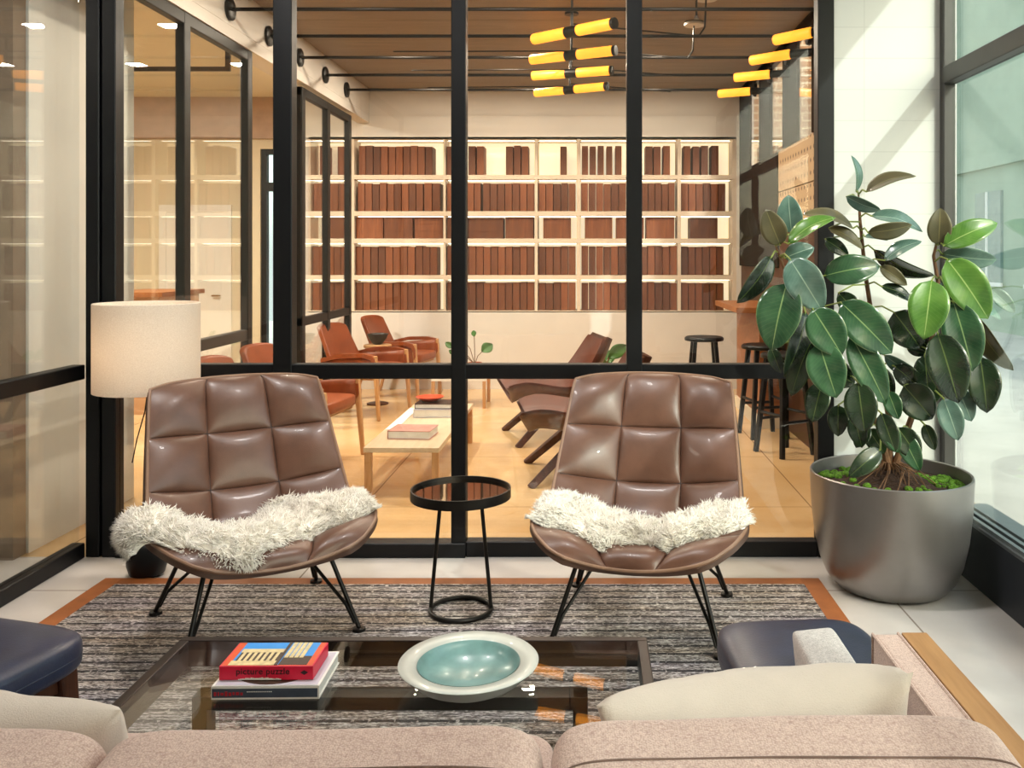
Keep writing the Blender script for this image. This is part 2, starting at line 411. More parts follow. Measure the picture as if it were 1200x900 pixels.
# rear wall: below, above and beside the shelf niche
XS0, XS1, ZS0, ZS1 = -2.93, 1.565, .817, 2.63
wb = MB()
wb.box(XS0, 1.75, YB, YB+.35, 0, ZS0); wb.box(XS0, 1.75, YB, YB+.35, ZS1, 3.2); wb.box(XS1+.005, 1.75, YB, YB+.35, ZS0, ZS1)
wb.box(XS0-.06, XS0, YB, YB+1.0, 0, 3.2)
struct(wb.build('wall_rear', M['offw'], smooth=False))
struct(MB().box(XS0, XS1, YB+.30, YB+.36, ZS0, ZS1).build('wall_niche', M['cream'], smooth=False))
# lobby back wall with openings for the street door
lw = MB(); YL = 10.2; ED0, ED1, EDZ = -3.72, -3.02, 2.62
lw.box(-7, ED0, YL, YL+.15, 0, 2.73); lw.box(ED0, ED1, YL, YL+.15, EDZ, 2.73)
struct(lw.build('wall_lobby', mat('lobby_cream', 'D9CDB2', .6, 0, .03, 3), smooth=False))
struct(MB().box(-7, -2.99, YL-.06, YL+.15, 2.73, 3.35).build('wall_bulkhead', mat('taupe_paint', 'B49A88', .6), smooth=False))
# soffit over the side partitions
struct(MB().box(-2.6, -2.288, 4.25, YB, 2.88, 3.16).build('beam_side', M['offw'], smooth=False))

# ------------------------------------------------------------------ front glazed wall (window_1)
Y0, Y1 = 4.16, 4.24
ZR0, ZR1 = .828, .896
POSTS = [(-2.33, -2.267), (-2.255, -2.19), (-1.46, -1.372), (-.632, -.564), (.184, .256), (1.072, 1.148)]
w1 = thing('window_1', 'front glazed wall', 'window'); del w1['label'], w1['category']; struct(w1)
fr = MB()
for a, b in POSTS: fr.box(a, b, Y0, Y1, 0, 3.2)
fr.box(-2.19, 1.072, Y0+.004, Y1-.004, ZR0, ZR1)
fr.box(-2.19, -.564, Y0-.012, Y1-.002, 0, .068); fr.box(-.564, 1.072, Y0+.004, Y1-.004, 0, .072)
fr.box(-2.33, 1.148, Y0-.002, Y1+.002, 3.12, 3.2)
fr.box(-2.27, -2.25, Y0+.03, Y1-.03, 0, 3.2)
fr.build('window_frame', M['black'], w1, smooth=False, bevel=.004, seg=1)
gaps = [(-2.19, -1.46), (-1.372, -.632), (-.564, .184), (.256, 1.072)]
for a, b in gaps:
    for z0, z1 in ((.07, ZR0), (ZR1, 3.12)):
        MB().box(a, b, 4.197, 4.203, z0, z1).build('pane', M['glass'], w1, smooth=False)

# ------------------------------------------------------------------ left glazed wall (window_2)
w2 = struct(bpy.data.objects.new('window_2', None)); COL.objects.link(w2)
fr = MB(); fr.box(XL-.06, XL, YN, Y0, 0, .07); fr.box(XL-.06, XL, YN, Y0, ZR0, ZR1); fr.box(XL-.06, XL, YN, Y0, 3.1, 3.2)
for y in (YN, -.9, 1.1): fr.box(XL-.055, XL-.004, y, y+.07, 0, 3.2)
fr.build('window_frame', M['black'], w2, smooth=False, bevel=.004, seg=1)
for a, b in ((YN+.07, -.9), (-.83, 1.1), (1.17, Y0)):
    for z0, z1 in ((.07, ZR0), (ZR1, 3.1)): MB().box(XL-.033, XL-.027, a, b, z0, z1).build('pane', M['glass'], w2, smooth=False)

# ------------------------------------------------------------------ street window (window_3)
w3 = struct(bpy.data.objects.new('window_3', None)); COL.objects.link(w3)
fr = MB(); fr.box(XR, XR+.055, 4.12, 4.17, 0, 3.2)
for y in (-.55, 1.75, YN): fr.box(XR+.0, XR+.06, y, y+.06, .28, 3.2)
fr.box(XR-.005, XR+.06, YN, 4.12, 2.19, 2.27); fr.box(XR, XR+.06, YN, 4.12, 3.1, 3.2)
fr.build('window_frame', mat('grey_bronze_frame', '3A3936', .45), w3, smooth=False, bevel=.004, seg=1)
MB().box(XR, XR+.2, YN, 4.13, 0, .25).build('sill_panel', M['sill'], w3, smooth=False, bevel=.004)
tr = MB()
for k in range(3): tr.box(XR+.012+k*.03, XR+.03+k*.03, YN, 4.12, .25, .277+.006*k)
tr.box(XR+.0, XR+.2, YN, 4.12, .248, .262)
tr.build('track', M['alu'], w3, smooth=False)
for a, b in ((-2.94, -.55), (-.49, 1.75), (1.81, 4.12)):
    for z0, z1 in ((.28, 2.19), (2.27, 3.1)): MB().box(XR+.04, XR+.046, a, b, z0, z1).build('pane', M['pglass'], w3, smooth=False)

# ------------------------------------------------------------------ side partitions of the rear room (window_4, window_5)
XP = -2.3
def side_partition(name, ya, yb, mull, ztop):
    w = struct(bpy.data.objects.new(name, None)); COL.objects.link(w); f = MB(); t = .055
    for y in [ya]+mull+[yb-.08]: f.box(XP-t, XP, y, y+.08, 0, ztop)
    f.box(XP-t+.002, XP-.002, ya, yb, ztop-.07, ztop); f.box(XP-t+.002, XP-.002, ya, yb, .83, .90); f.box(XP-t+.002, XP-.002, ya, yb, 0, .08)
    f.build('window_frame', M['greywood'], w, smooth=False, bevel=.004, seg=1)
    for z0, z1 in ((.08, .83), (.9, ztop-.07)): MB().box(XP-.03, XP-.024, ya+.01, yb-.01, z0, z1).build('pane', M['glass'], w, smooth=False)
side_partition('window_4', 4.26, 6.16, [5.12], 2.8)
side_partition('window_5', 7.24, 8.75, [7.95], 2.77)
# wall over the partitions up to the soffit
struct(MB().box(-2.42, -2.29, 4.25, YB, 2.8, 2.885).build('trim_1', M['offw'], smooth=False))

# ------------------------------------------------------------------ window wall of the rear room (window_6)
XW = 1.6
w6 = struct(bpy.data.objects.new('window_6', None)); COL.objects.link(w6)
f = MB(); WIN = [(6.4, 6.85), (7.35, 7.85), (8.35, 8.85)]
ys = [4.4]+[v for p in WIN for v in p]+[YB]
for i in range(0, len(ys), 2): f.box(XW, XW+.03, ys[i], ys[i+1], 2.28, 3.16)
f.box(XW, XW+.028, 4.4, YB, 3.07, 3.16)
f.box(XW, XW+.06, 7.55, YB, 1.3, 2.28)
f.build('window_frame', mat('dark_mullion', '2E2520', .9, 0, .15, 5, spec=.05), w6, smooth=False, bevel=.006, seg=1)
for a, b in WIN: MB().box(XW+.012, XW+.018, a, b, 2.28, 3.07).build('pane', M['glass'], w6, smooth=False)
pm = bpy.data.materials.new('perforated_board'); n = N(pm)
v0 = n.coord('Object'); sp0 = n.new('ShaderNodeSeparateXYZ'); cb0 = n.new('ShaderNodeCombineXYZ'); n.link(v0, sp0.inputs[0]); n.link(sp0.outputs[1], cb0.inputs[0]); n.link(sp0.outputs[2], cb0.inputs[1]); v = cb0.outputs[0]; vo = n.new('ShaderNodeTexVoronoi'); vo.voronoi_dimensions = '2D'; vo.inputs['Scale'].default_value = 11; vo.inputs['Randomness'].default_value = 0
n.link(v, vo.inputs[0]); c = n.mix(n.math('LESS_THAN', vo.outputs['Distance'], .17), srgb('B49A78'), srgb('4A3A2A')); n.link(c, n.b.inputs['Base Color'])
pb = MB()
for z0, z1 in ((1.62, 1.93), (1.94, 2.275)): pb.box(XW+.01, XW+.07, 4.4, 7.54, z0, z1)
struct(pb.build('wall_panel', pm, smooth=False))
struct(MB().box(XW+.02, XW+.16, 4.4, YB, 0, 1.6).build('wall_right', mat('dark_timber_wall', '4A2C1A', .5, 0, .2, 4), smooth=False))

# ------------------------------------------------------------------ lobby doors
d1 = struct(bpy.data.objects.new('door_1', None)); COL.objects.link(d1)
f = MB(); yd = YL+.03
for x0, x1 in ((ED0, ED0+.06), (ED1-.06, ED1), (-3.38, -3.32)): f.box(x0, x1, yd, yd+.08, 0, EDZ)
for z0, z1 in ((0, .1), (2.14, 2.24), (EDZ-.06, EDZ)): f.box(ED0, ED1, yd+.002, yd+.078, z0, z1)
f.build('door_frame', M['greywood'], d1, smooth=False)
MB().box(ED0+.06, ED1-.06, yd+.035, yd+.041, .1, EDZ-.06).build('pane', M['pglass'], d1, smooth=False)
MB().tube([(-3.42, yd-.05, .95), (-3.42, yd-.05, 1.35)], .012).build('door_handle', M['alu'], d1)
d2 = struct(bpy.data.objects.new('door_2', None)); COL.objects.link(d2)
f = MB(); f.box(-4.86, -4.78, YL-.03, YL, 0, 1.9); f.box(-4.12, -4.04, YL-.03, YL, 0, 1.9); f.box(-4.86, -4.04, YL-.03, YL, 1.9, 1.98)
f.build('door_frame', M['white'], d2, smooth=False)
MB().box(-4.78, -4.12, YL-.018, YL-.002, .01, 1.9).build('door_leaf', M['white'], d2, smooth=False)
MB().tube([(-4.17, YL-.06, .95), (-4.25, YL-.06, .95)], .01).tube([(-4.17, YL, .95), (-4.17, YL-.06, .95)], .008).build('door_handle', M['brass'], d2)

# ------------------------------------------------------------------ outside: pavement, facades, tree
struct(MB().box(XR+.21, 14, -10, 45, -.3, -.15).build('pavement', mat('pavement', 'B9B7B0', .9, 0, .1, 2), smooth=False))
struct(MB().box(-8, XR, 10.6, 20, -.3, -.05).build('pavement_lobby', mat('sunlit_paving', 'D8D4C8', .9, 0, .1, 2), smooth=False))
fb = thing('building', 'pale rendered building across the street beyond the street window', 'building', (8.5, 11, -.15))
bm = MB(); bm.box(0, 4, -5.5, 17, 0, 9); bm.box(-.12, 0, -5.5, 17, 3.4, 3.7); bm.box(-.08, 0, -5.5, 17, 0, .6)
bm.build('facade', mat('pale_render', '98A893', .85, 0, .1, 1.5), fb, smooth=False)
for k, y in enumerate((-4.2, -1.9, .4, 2.7, 5.0, 7.3, 9.6)):
    o = MB().box(-.06, .02, y, y+1.2, 1.0, 2.9).build('window', mat('window_dark', '7F9490', .15), fb, smooth=False)
    MB().box(-.09, -.05, y-.08, y+1.28, .92, 1.0).box(-.09, -.05, y+.57, y+.63, 1.0, 2.9).build('window_frame', M['white'], o, smooth=False)
bb = thing('building', 'tan brick building seen through the high windows', 'building', (7.0, 31, -.15))
MB().box(-4.6, 6, 0, 4, 0, 13).box(-4.7, 6.1, -.2, 0, 12.4, 13.1).build('facade', M['brick'], bb, smooth=False)
for x in (-3.2, -.9, 1.6, 4.0):
    for z in (2.2, 9.2): MB().box(x, x+1.1, -.05, .05, z, z+1.9).build('window', mat('window_sky', '9FC0B4', .1), bb, smooth=False)
tr = thing('street_tree', 'leafy street tree outside the street window', 'tree', (4.6, -3.6, -.15))
MB().tube([(0, 0, 0), (.05, .02, 1.6), (-.05, .1, 3.0), (.1, 0, 4.2)], [.14, .11, .09, .05]).tube([(0, .05, 2.4), (-.6, .5, 3.6), (-.9, .9, 4.4)], [.07, .05, .02]).tube([(0, 0, 2.6), (.5, -.6, 3.6), (.8, -.9, 4.6)], [.07, .05, .02]).build('trunk', M['bark'], tr)
lf = MB(); rr = random.Random(5)
for k in range(1500):
    d = Vector((rr.gauss(0, 1), rr.gauss(0, 1), rr.gauss(0, 1))).normalized()*rr.uniform(.35, 1)
    c = Vector((d.x*1.5, d.y*1.5, 4.1+d.z*1.25)); a = Vector((rr.uniform(-1, 1), rr.uniform(-1, 1), rr.uniform(-1, 1))).normalized()
    b = a.orthogonal().normalized(); L = rr.uniform(.05, .09)
    lf.add([c-a*L, c+b*L*.5, c+a*L, c-b*L*.5], [(0, 1, 2, 3)])
lf.build('foliage', mat('street_leaves', '4F7A2C', .6, 0, .3, 2), tr, smooth=False)

# ------------------------------------------------------------------ rug
rg = thing('rug', 'heathered grey striped rug with a tan leather edge', 'rug', (-.54, 2.35, 0))
MB().box(-1.46, 1.46, -1.4, 1.445, 0, .012).build('woven_field', M['rug'], rg, smooth=False, bevel=.003)
e = MB(); x, y0, y1, b = 1.54, -1.47, 1.52, .08
e.box(-x, -x+b, y0, y1, 0, .010); e.box(x-b, x, y0, y1, 0, .010); e.box(-x+b, x-b, y1-b, y1, 0, .010); e.box(-x+b, x-b, y0, y0+b, 0, .010)
e.build('leather_edge', M['rugedge'], rg, smooth=False, bevel=.002)

# ------------------------------------------------------------------ quilted lounge chairs
PROF = [(0, -.385, .310), (.05, -.345, .333), (.12, -.27, .345), (.25, -.11, .325), (.36, .05, .310), (.44, .13, .345), (.52, .185, .43), (.65, .25, .56), (.82, .325, .725), (.95, .385, .85), (1, .405, .885)]
WID = [(0, .225), (.05, .315), (.12, .375), (.2, .392), (.32, .39), (.45, .375), (.65, .358), (.82, .342), (.93, .328), (.97, .312), (1, .275)]
WNG = [(0, .045), (.06, .055), (.15, .075), (.3, .10), (.42, .125), (.55, .11), (.75, .08), (.95, .05), (1, .035)]
def shell_pt(u, v):
    if v > .7: v = v-(v-.7)/.3*.062*abs(u)**2.6
    y, z = spline(PROF, v); w = spline(WID, v); c = spline(WNG, v)
    ya, za = spline(PROF, max(0, v-.01)); yb, zb = spline(PROF, min(1, v+.01))
    t = Vector((0, yb-ya, zb-za)).normalized(); nn = Vector((0, -t.z, t.y))     # towards the sitter / up
    return Vector((u*w, y, z)) + nn*c*abs(u)**2.1
def shell_n(u, v):
    e = .004; a = shell_pt(min(1, u+e), v)-shell_pt(max(-1, u-e), v); b = shell_pt(u, min(1, v+e))-shell_pt(u, max(0, v-e))
    return a.cross(b).normalized()
VROWS = [0, .125, .335, .555, .765, 1.0]; UCOLS = [-1, -.36, .36, 1]
def puff(u, v):
    def cell(x, ks):
        for k, (a, b) in enumerate(zip(ks, ks[1:])):
            if x <= b+1e-9:
                t = (x-a)/(b-a); q = max(0, 4*t*(1-t))
                outer = (k == 0 and t < .5) or (k == len(ks)-2 and t > .5)
                return q**(.9 if outer else .46)
        return 0
    p = cell(u, UCOLS)*cell(v, VROWS)
    return .036*p + noise.noise(Vector((u*3, v*9, 1.7)))*.004*p

def make_chair():
    t = thing('lounge_chair', '', 'chair', group='quilted brown leather lounge chairs')
    NU, NV = 66, 110
    def thick(f0, f1, nu=NU, nv=NV, ins=1.0):
        def warp(x, ks, sharp):
            n_ = len(ks)-1; k_ = min(n_-1, int(x*n_+1e-9)); t_ = x*n_-k_
            return lerp(ks[k_], ks[k_+1], (1-math.cos(PI*min(1, max(0, t_))))/2)
        def P0(u, v, fn):
            U = (2*u-1)*ins; V = .5+(v-.5)*ins
            if nu == NU: U = warp(u, UCOLS, 1); V = warp(v, VROWS, 1)
            return shell_pt(U, V)+shell_n(U, V)*fn(U, V)
        m = MB(); m.grid(lambda u, v: P0(u, v, f0), nu, nv); k = len(m.v); m.grid(lambda u, v: P0(u, v, f1), nu, nv, flip=True)
        ring = [i for i in range(nu+1)]+[(j*(nu+1)+nu) for j in range(1, nv+1)]+[nv*(nu+1)+i for i in range(nu-1, -1, -1)]+[j*(nu+1) for j in range(nv-1, 0, -1)]
        for a, b in zip(ring, ring[1:]+ring[:1]): m.f.append((b, a, a+k, b+k))
        return m
    up = thick(lambda u, v: .008+puff(u, v), lambda u, v: -.004).build('upholstery', M['leather'], t, angle=50)
    thick(lambda u, v: -.005, lambda u, v: -.02, 36, 60, .995).build('shell', M['shell'], t, angle=60)
    sm_ = MB()
    for uu in UCOLS[1:3]: sm_.tube([shell_pt(uu, k/80)+shell_n(uu, k/80)*.0085 for k in range(1, 80)], .0028, 6)
    for vv in VROWS[1:5]: sm_.tube([shell_pt(-1+2*k/60, vv)+shell_n(-1+2*k/60, vv)*.0085 for k in range(1, 60)], .0028, 6)
    sm_.build('seam', M['dseam'], up)
    edge = [(-1+2*i/30, 0) for i in range(30)]+[(1, i/60) for i in range(60)]+[(1-2*i/30, 1) for i in range(30)]+[(-1, 1-i/60) for i in range(60)]
    MB().tube([shell_pt(u, v)+shell_n(u, v)*.006 for u, v in edge], .0065, 8, closed=True).build('welt', M['welt'], t)
    mt = [(-.2, -.16, .292), (.2, -.16, .292), (.2, .1, .27), (-.2, .1, .27)]
    MB().tube(mt, .008, 8, closed=True).build('seat_mount', M['rod'], t)
    for sx in (-1, 1):
        for sy, foot, top, br in ((-1, (.30, -.29), (.205, -.17, .318), (.13, -.02, .295)), (1, (.31, .29), (.225, .10, .312), (.13, .06, .29))):
            f = Vector((sx*foot[0], foot[1], .012)); a = Vector((sx*top[0], top[1], top[2])); b = Vector((sx*br[0], br[1], br[2]))
            lg = MB().tube([f, a], .0085, 10).build('leg', M['rod'], t)
            j = f.lerp(a, .27); MB().tube([f.lerp(a, .06)+Vector((-sx*.008, 0, 0)), j+Vector((-sx*.012, .004, 0)), b], .0065, 8).build('brace', M['rod'], lg)
            MB().lathe([(.008, .012), (.024, .010), (.025, 0)][::-1], (f.x, f.y, 0), 20).build('foot', M['rod'], lg)
    return t
RUGZ = .0125
chair = make_chair(); chair.location = (-1.255, 3.40, RUGZ); chair.rotation_euler = (0, 0, math.radians(33))
chair['label'] = 'quilted brown leather lounge chair beside the floor lamp, turned towards the side table'
chair2 = dup(chair, (.215, 3.43, RUGZ), math.radians(-10), 'quilted brown leather lounge chair beside the big potted rubber plant')

# ------------------------------------------------------------------ sheepskins
def sheepskin(ch, lo, hi, u0, u1, seed, label):
    rr = random.Random(seed); Mx = Matrix.Translation(ch.location) @ Matrix.Rotation(ch.rotation_euler.z, 4, 'Z')
    def base(u, v):
        uc = max(-1, min(1, u)); p = shell_pt(uc, v); nn = shell_n(uc, v)
        if abs(u) > 1:
            sg = 1 if u > 0 else -1; th = (abs(u)-1)*17; r = .028
            o_ = Vector((sg, -.15, 0)); o_ = (o_-nn*o_.dot(nn)).normalized()
            p = p+o_*r*math.sin(th)-nn*r*(1-math.cos(th)); nn = (nn*math.cos(th)+o_*math.sin(th)).normalized()
        return p, nn
    def ua(a):
        if u0 >= -1: return lerp(u0, u1, a)
        return lerp(u0, -1, a/.14) if a < .14 else lerp(-1, u1, (a-.14)/.86)
    def surf(a, b, off=0):
        u = ua(a); v0, v1 = spline(lo, a), spline(hi, a)
        wob = noise.noise(Vector((a*7, b*3, seed)))*.02
        v = max(.004, lerp(v0, v1, b)+wob*(abs(2*b-1)))
        p, nn = base(u, v)
        prof = (max(0, 1-abs(2*b-1)**3.0))**.6*(max(0, 1-abs(2*a-1)**8))**.6
        lump = 1+.45*noise.noise(Vector((a*9, b*4, seed*2.3)))
        return p+nn*(.018+.062*prof*lump+off), nn
    NU, NV = 60, 20
    t = thing('sheepskin', label, 'sheepskin', ch.location, ch.rotation_euler.z, 'white sheepskins on the lounge chairs')
    m = MB(); m.grid(lambda a, b: surf(a, b)[0], NU, NV); k = len(m.v)
    m.grid(lambda a, b: base(ua(a), max(.004, lerp(spline(lo, a), spline(hi, a), b)))[0] + base(ua(a), max(.004, lerp(spline(lo, a), spline(hi, a), b)))[1]*.012, NU, NV, flip=True)
    ring = [i for i in range(NU+1)]+[(j*(NU+1)+NU) for j in range(1, NV+1)]+[NV*(NU+1)+i for i in range(NU-1, -1, -1)]+[j*(NU+1) for j in range(NV-1, 0, -1)]
    for a, b in zip(ring, ring[1:]+ring[:1]): m.f.append((b, a, a+k, b+k))
    m.build('hide', M['fur'], t, angle=80)
    h = MB()
    for i in range(14000):
        a, b = rr.random(), rr.random()
        if rr.random() < .25: b = rr.choice((0, 1))+rr.uniform(-.06, .06)
        if rr.random() < .12: a = rr.choice((0, 1))+rr.uniform(-.02, .02); a = min(1, max(0, a))
        if i % 9 == 0: a = rr.uniform(0, .1)
        b = min(1, max(0, b)); p, nn = surf(a, b)
        p = p-nn*.004; e = .02; T = (surf(min(1, a+e), b)[0]-surf(max(0, a-e), b)[0]).normalized(); B = nn.cross(T).normalized()
        cx = noise.noise(p*22+Vector((seed, 0, 0))); cy = noise.noise(p*22+Vector((0, 9+seed, 0)))
        out = (b-.5)*1.6
        ax, bx = (a-.5)*.6, out
        d = (nn*.75 + T*(cx*1.5+ax+rr.uniform(-.3, .3)) + B*(cy*1.3+bx+rr.uniform(-.3, .3)) + Vector((0, 0, -.22))).normalized()
        L = rr.uniform(.022, .046); q = p+d*L*.55; tp = q+(d+Vector((rr.uniform(-.5, .5), rr.uniform(-.5, .5), -.35))).normalized()*L*.5
        s = d.cross(Vector((rr.uniform(-1, 1), rr.uniform(-1, 1), rr.uniform(-1, 1)))).normalized()*.0022; s2 = d.cross(s).normalized()*.0022
        h.add([p+s, p-s*.5+s2, p-s*.5-s2, q+s*.8, q-s*.4+s2*.8, q-s*.4-s2*.8, tp], [(0, 1, 4, 3), (1, 2, 5, 4), (2, 0, 3, 5), (3, 4, 6), (4, 5, 6), (5, 3, 6)])
    w = h.build('wool', M['fur'], t, angle=180); w['kind'] = 'stuff'
    return t
sheepskin(chair, [(0, .15), (.15, .13), (.3, .03), (.5, .05), (.65, .10), (.8, .13), (.9, .12), (1, .13)],
          [(0, .34), (.2, .33), (.4, .30), (.55, .36), (.7, .50), (.85, .42), (1, .30)], -1.10, 1.0, 3.1,
          'white sheepskin draped over the seat of the lounge chair beside the floor lamp')
sheepskin(chair2, [(0, .14), (.15, .12), (.3, .07), (.5, .09), (.7, .08), (.85, .12), (1, .16)],
          [(0, .36), (.15, .47), (.3, .38), (.5, .30), (.7, .30), (.85, .42), (1, .36)], -.99, 1.0, 8.4,
          'white sheepskin laid across the seat of the lounge chair beside the rubber plant')

# ------------------------------------------------------------------ side table
st = thing('side_table', 'round black metal side table with mirrored top between the lounge chairs', 'table', (-.493, 3.5, RUGZ))
MB().lathe([(.188, .445), (.195, .445), (.195, .482), (.188, .482), (.188, .466), (0.001, .466), (.001, .445)], n=64).build('tray_rim', M['rod'], st)
MB().lathe([(.001, .4665), (.187, .4665), (.187, .4685), (.001, .4685)], n=64).build('mirror_top', M['mirror'], st)
MB().tube([(.118*math.cos(a*PI/24), .118*math.sin(a*PI/24), .009) for a in range(48)], .0095, 10, closed=True).build('base_ring', M['rod'], st)
for s in (-1, 1): MB().tube([(s*.118, 0, .012), (s*.078, 0, .45)], .0075).build('leg', M['rod'], st)

# ------------------------------------------------------------------ floor lamp
LX, LY = -1.93, 3.93
fl = thing('floor_lamp', 'floor lamp with white drum shade behind the lounge chair', 'lamp', (LX, LY, 0))
MB().lathe([(.05, 0), (.072, .012), (.083, .05), (.084, .09), (.075, .13), (.05, .16), (.015, .172), (.012, .172)], n=40).build('base', M['black'], fl)
MB().tube([(0.008, 0, .165), (.008, 0, 1.1)], .0075).build('pole', M['brass'], fl)
sm = bpy.data.materials.new('linen_shade'); n = N(sm); v = n.coord('Object', (200, 200, 260))
c = n.ramp(n.noise(v, 1.0, 3), [(.3, srgb('E2D8CC')), (.7, srgb('F2EAE0'))])
tl = n.new('ShaderNodeBsdfTranslucent'); df = n.new('ShaderNodeBsdfDiffuse'); mx = n.new('ShaderNodeMixShader'); mx.inputs[0].default_value = .4
n.link(c, tl.inputs[0]); n.link(c, df.inputs[0]); n.link(df.outputs[0], mx.inputs[1]); n.link(tl.outputs[0], mx.inputs[2]); n.link(mx.outputs[0], n.out.inputs[0])
MB().lathe([(.208, .815), (.216, .812), (.216, 1.192), (.213, 1.195), (.208, 1.192)], n=72, closed=True).build('lamp_shade', sm, fl)
sp = MB()
for k in range(3):
    a = k*2*PI/3+.4; sp.tube([(0.008, 0, 1.09), (.211*math.cos(a), .211*math.sin(a), 1.17)], .003, 6)
sp.build('shade_carrier', M['brass'], fl)
MB().lathe([(.012, 1.02), (.016, 1.02), (.03, .96), (.026, .925), (.002, .91)][::-1], n=20).build('bulb', emit('warm_bulb', (1, .7, .4), 3), fl)
MB().tube([(.02, -.01, .9), (.0, -.02, .72), (-.03, -.03, .6), (-.05, -.03, .5)], .0025, 6).build('cord', M['black'], fl)
pl = bpy.data.lights.new('lamp_glow', 'POINT'); pl.energy = 3; pl.color = (1, .8, .58); pl.shadow_soft_size = .05
po = bpy.data.objects.new('lamp_glow', pl); COL.objects.link(po); po.location = (-.05, -.05, .98); po.parent = fl

# ------------------------------------------------------------------ coffee table
ct = thing('coffee_table', 'long glass topped coffee table with dark bronze frame', 'table', (-.5, 2.26, RUGZ))
TX0, TX1, TY0, TY1, TZ = -.665, .672, -.36, .325, .29
b = MB(); q = .028
b.box(TX0, TX1, TY1-q, TY1, TZ-.075, TZ); b.box(TX0, TX1, TY0, TY0+q, TZ-.075, TZ)
b.box(TX0, TX0+q, TY0+q, TY1-q, TZ-.075, TZ); b.box(TX1-q, TX1, TY0+q, TY1-q, TZ-.075, TZ)
b.build('frame', M['bronze'], ct, smooth=False, bevel=.002)
MB().box(TX0+q, TX1-q, TY0+q, TY1-q, TZ-.014, TZ-.002).build('glass_top', M['tglass'], ct, smooth=False)
for yy in (.16, -.24):
    b = MB(); xa, xb = TX0+.11, TX1-.17
    b.box(xa, xb, yy-.03, yy+.03, TZ-.115, TZ-.08); b.build('base_rail', M['bronze'], ct, smooth=False, bevel=.002)
    for xx in (xa+.02, xb-.02): MB().box(xx-.02, xx+.02, yy-.03, yy+.03, 0, TZ-.08).build('leg', M['bronze'], ct, smooth=False, bevel=.002)
TT = RUGZ+TZ-.002

# book and puzzle box
bk = thing('book', 'thick pale grey art book under the puzzle box on the coffee table', 'book', (-.8, 2.32, TT), math.radians(1))
bx0, bx1, by0, by1 = -.133, .133, -.097, .097
b = MB(); b.box(bx0, bx1, by0, by1, 0, .003); b.box(bx0, bx1, by0, by1, .029, .032); b.box(bx0, bx1, by0-.001, by0+.003, 0, .032); b.build('cover', M['book'], bk, smooth=False)
MB().box(bx0+.003, bx1-.003, by0+.003, by1-.004, .003, .029).build('pages', M['book'], bk, smooth=False)
MB().box(bx0+.002, bx1-.004, by0-.0018, by0-.0009, .005, .027).build('spine_print', M['spine'], bk, smooth=False)
MB().box(bx0+.006, bx1-.006, by0+.006, by1-.006, .0319, .0324).build('cover_print', M['bookgrey'], bk, smooth=False)
MB().lathe([(.001, .0324), (.115, .0324), (.115, .0329), (.001, .0329)], (0, -.0, 0), 40).xf(Matrix.Diagonal((.9, .78, 1, 1))).build('cover_disc', M['dkbrown'], bk, smooth=False)
rm = MB(); rr = random.Random(3)
for x0, w in ((-.126, .006), (-.117, .004), (-.110, .008), (-.099, .006), (-.090, .007), (-.080, .005), (-.072, .008), (-.061, .006)): rm.box(x0, x0+w, by0-.0024, by0-.0016, .009+rr.uniform(0, .003), .019+rr.uniform(-.002, .002))
rm.build('spine_marks', M['redink'], bk, smooth=False)
rm = MB()
for k in range(14): rm.box(-.045+k*.0045, -.045+k*.0045+.003, by0-.0024, by0-.0016, .0185, .0205)
rm.build('spine_small_marks', M['book'], bk, smooth=False)

pz = thing('puzzle_box', 'red jigsaw box with a temple photo on top of the grey book', 'box', (-.808, 2.322, TT+.0331), math.radians(.5))
pw, pd, ph = .118, .069, .035
MB().box(-pw, pw, -pd, pd, 0, ph).build('lid', M['red'], pz, smooth=False, bevel=.0015)
def flat(name, x0, x1, y0, y1, m, k=1): return MB().box(x0, x1, y0, y1, ph-.0002, ph+.0004*k).build(name, m, pz, smooth=False)
flat('orange_border', -pw+.004, pw-.004, -pd+.003, pd-.002, M['orange'])
flat('sky_print', -.095, .10, -pd+.006, pd-.003, M['blue'], 2)
flat('ground_print', -.098, .022, -pd+.004, -pd+.03, M['stone'], 3)
b = MB()
for k in range(7): b.box(-.083+k*.0145, -.075+k*.0145, -pd+.02, -pd+.088, ph, ph+.0018)
b.box(-.09, .02, -pd+.075, -pd+.095, ph, ph+.0020); b.build('temple_print', M['stone'], pz, smooth=False)
flat('shadow_print', -.088, .018, -pd+.028, -pd+.078, M['dkbrown'], 4)
flat('column_ground_print', .028, .1, -pd+.006, -pd+.055, M['dkbrown'], 3)
b = MB()
for k in range(4): b.box(.03+k*.013, .04+k*.013, -pd+.045, pd-.004, ph, ph+.0018)
b.build('column_print', M['stone'], pz, smooth=False)
flat('divider_print', .018, .026, -pd+.004, pd-.003, M['dkbrown'], 5)
b = MB()                                                 # torn paper along the lower edge of the side
for k in range(24):
    x0 = -.07+k*.0045; b.box(x0, x0+.0045, -pd-.0006, -pd+.001, .001, 0.003+.0045*abs(noise.noise(Vector((k*.35, 2, 0))))+.002*math.sin(k/24*PI))
b.build('torn_edge', M['book'], pz, smooth=False)
cu = bpy.data.curves.new('lettering', 'FONT'); cu.body = 'picture puzzle'; cu.size = .0225; cu.extrude = .0003; cu.offset = .0002; cu.align_x = 'CENTER'; cu.space_character = 1.05
o = bpy.data.objects.new('lettering', cu); COL.objects.link(o); o.parent = pz; o.location = (-.008, -pd-.0008, .0150); o.rotation_euler = (PI/2, 0, 0); cu.materials.append(M['ink'])
lm = bpy.data.meshes.new_from_object(o.evaluated_get(bpy.context.evaluated_depsgraph_get())); o2 = bpy.data.objects.new('lettering_mesh', lm); COL.objects.link(o2)
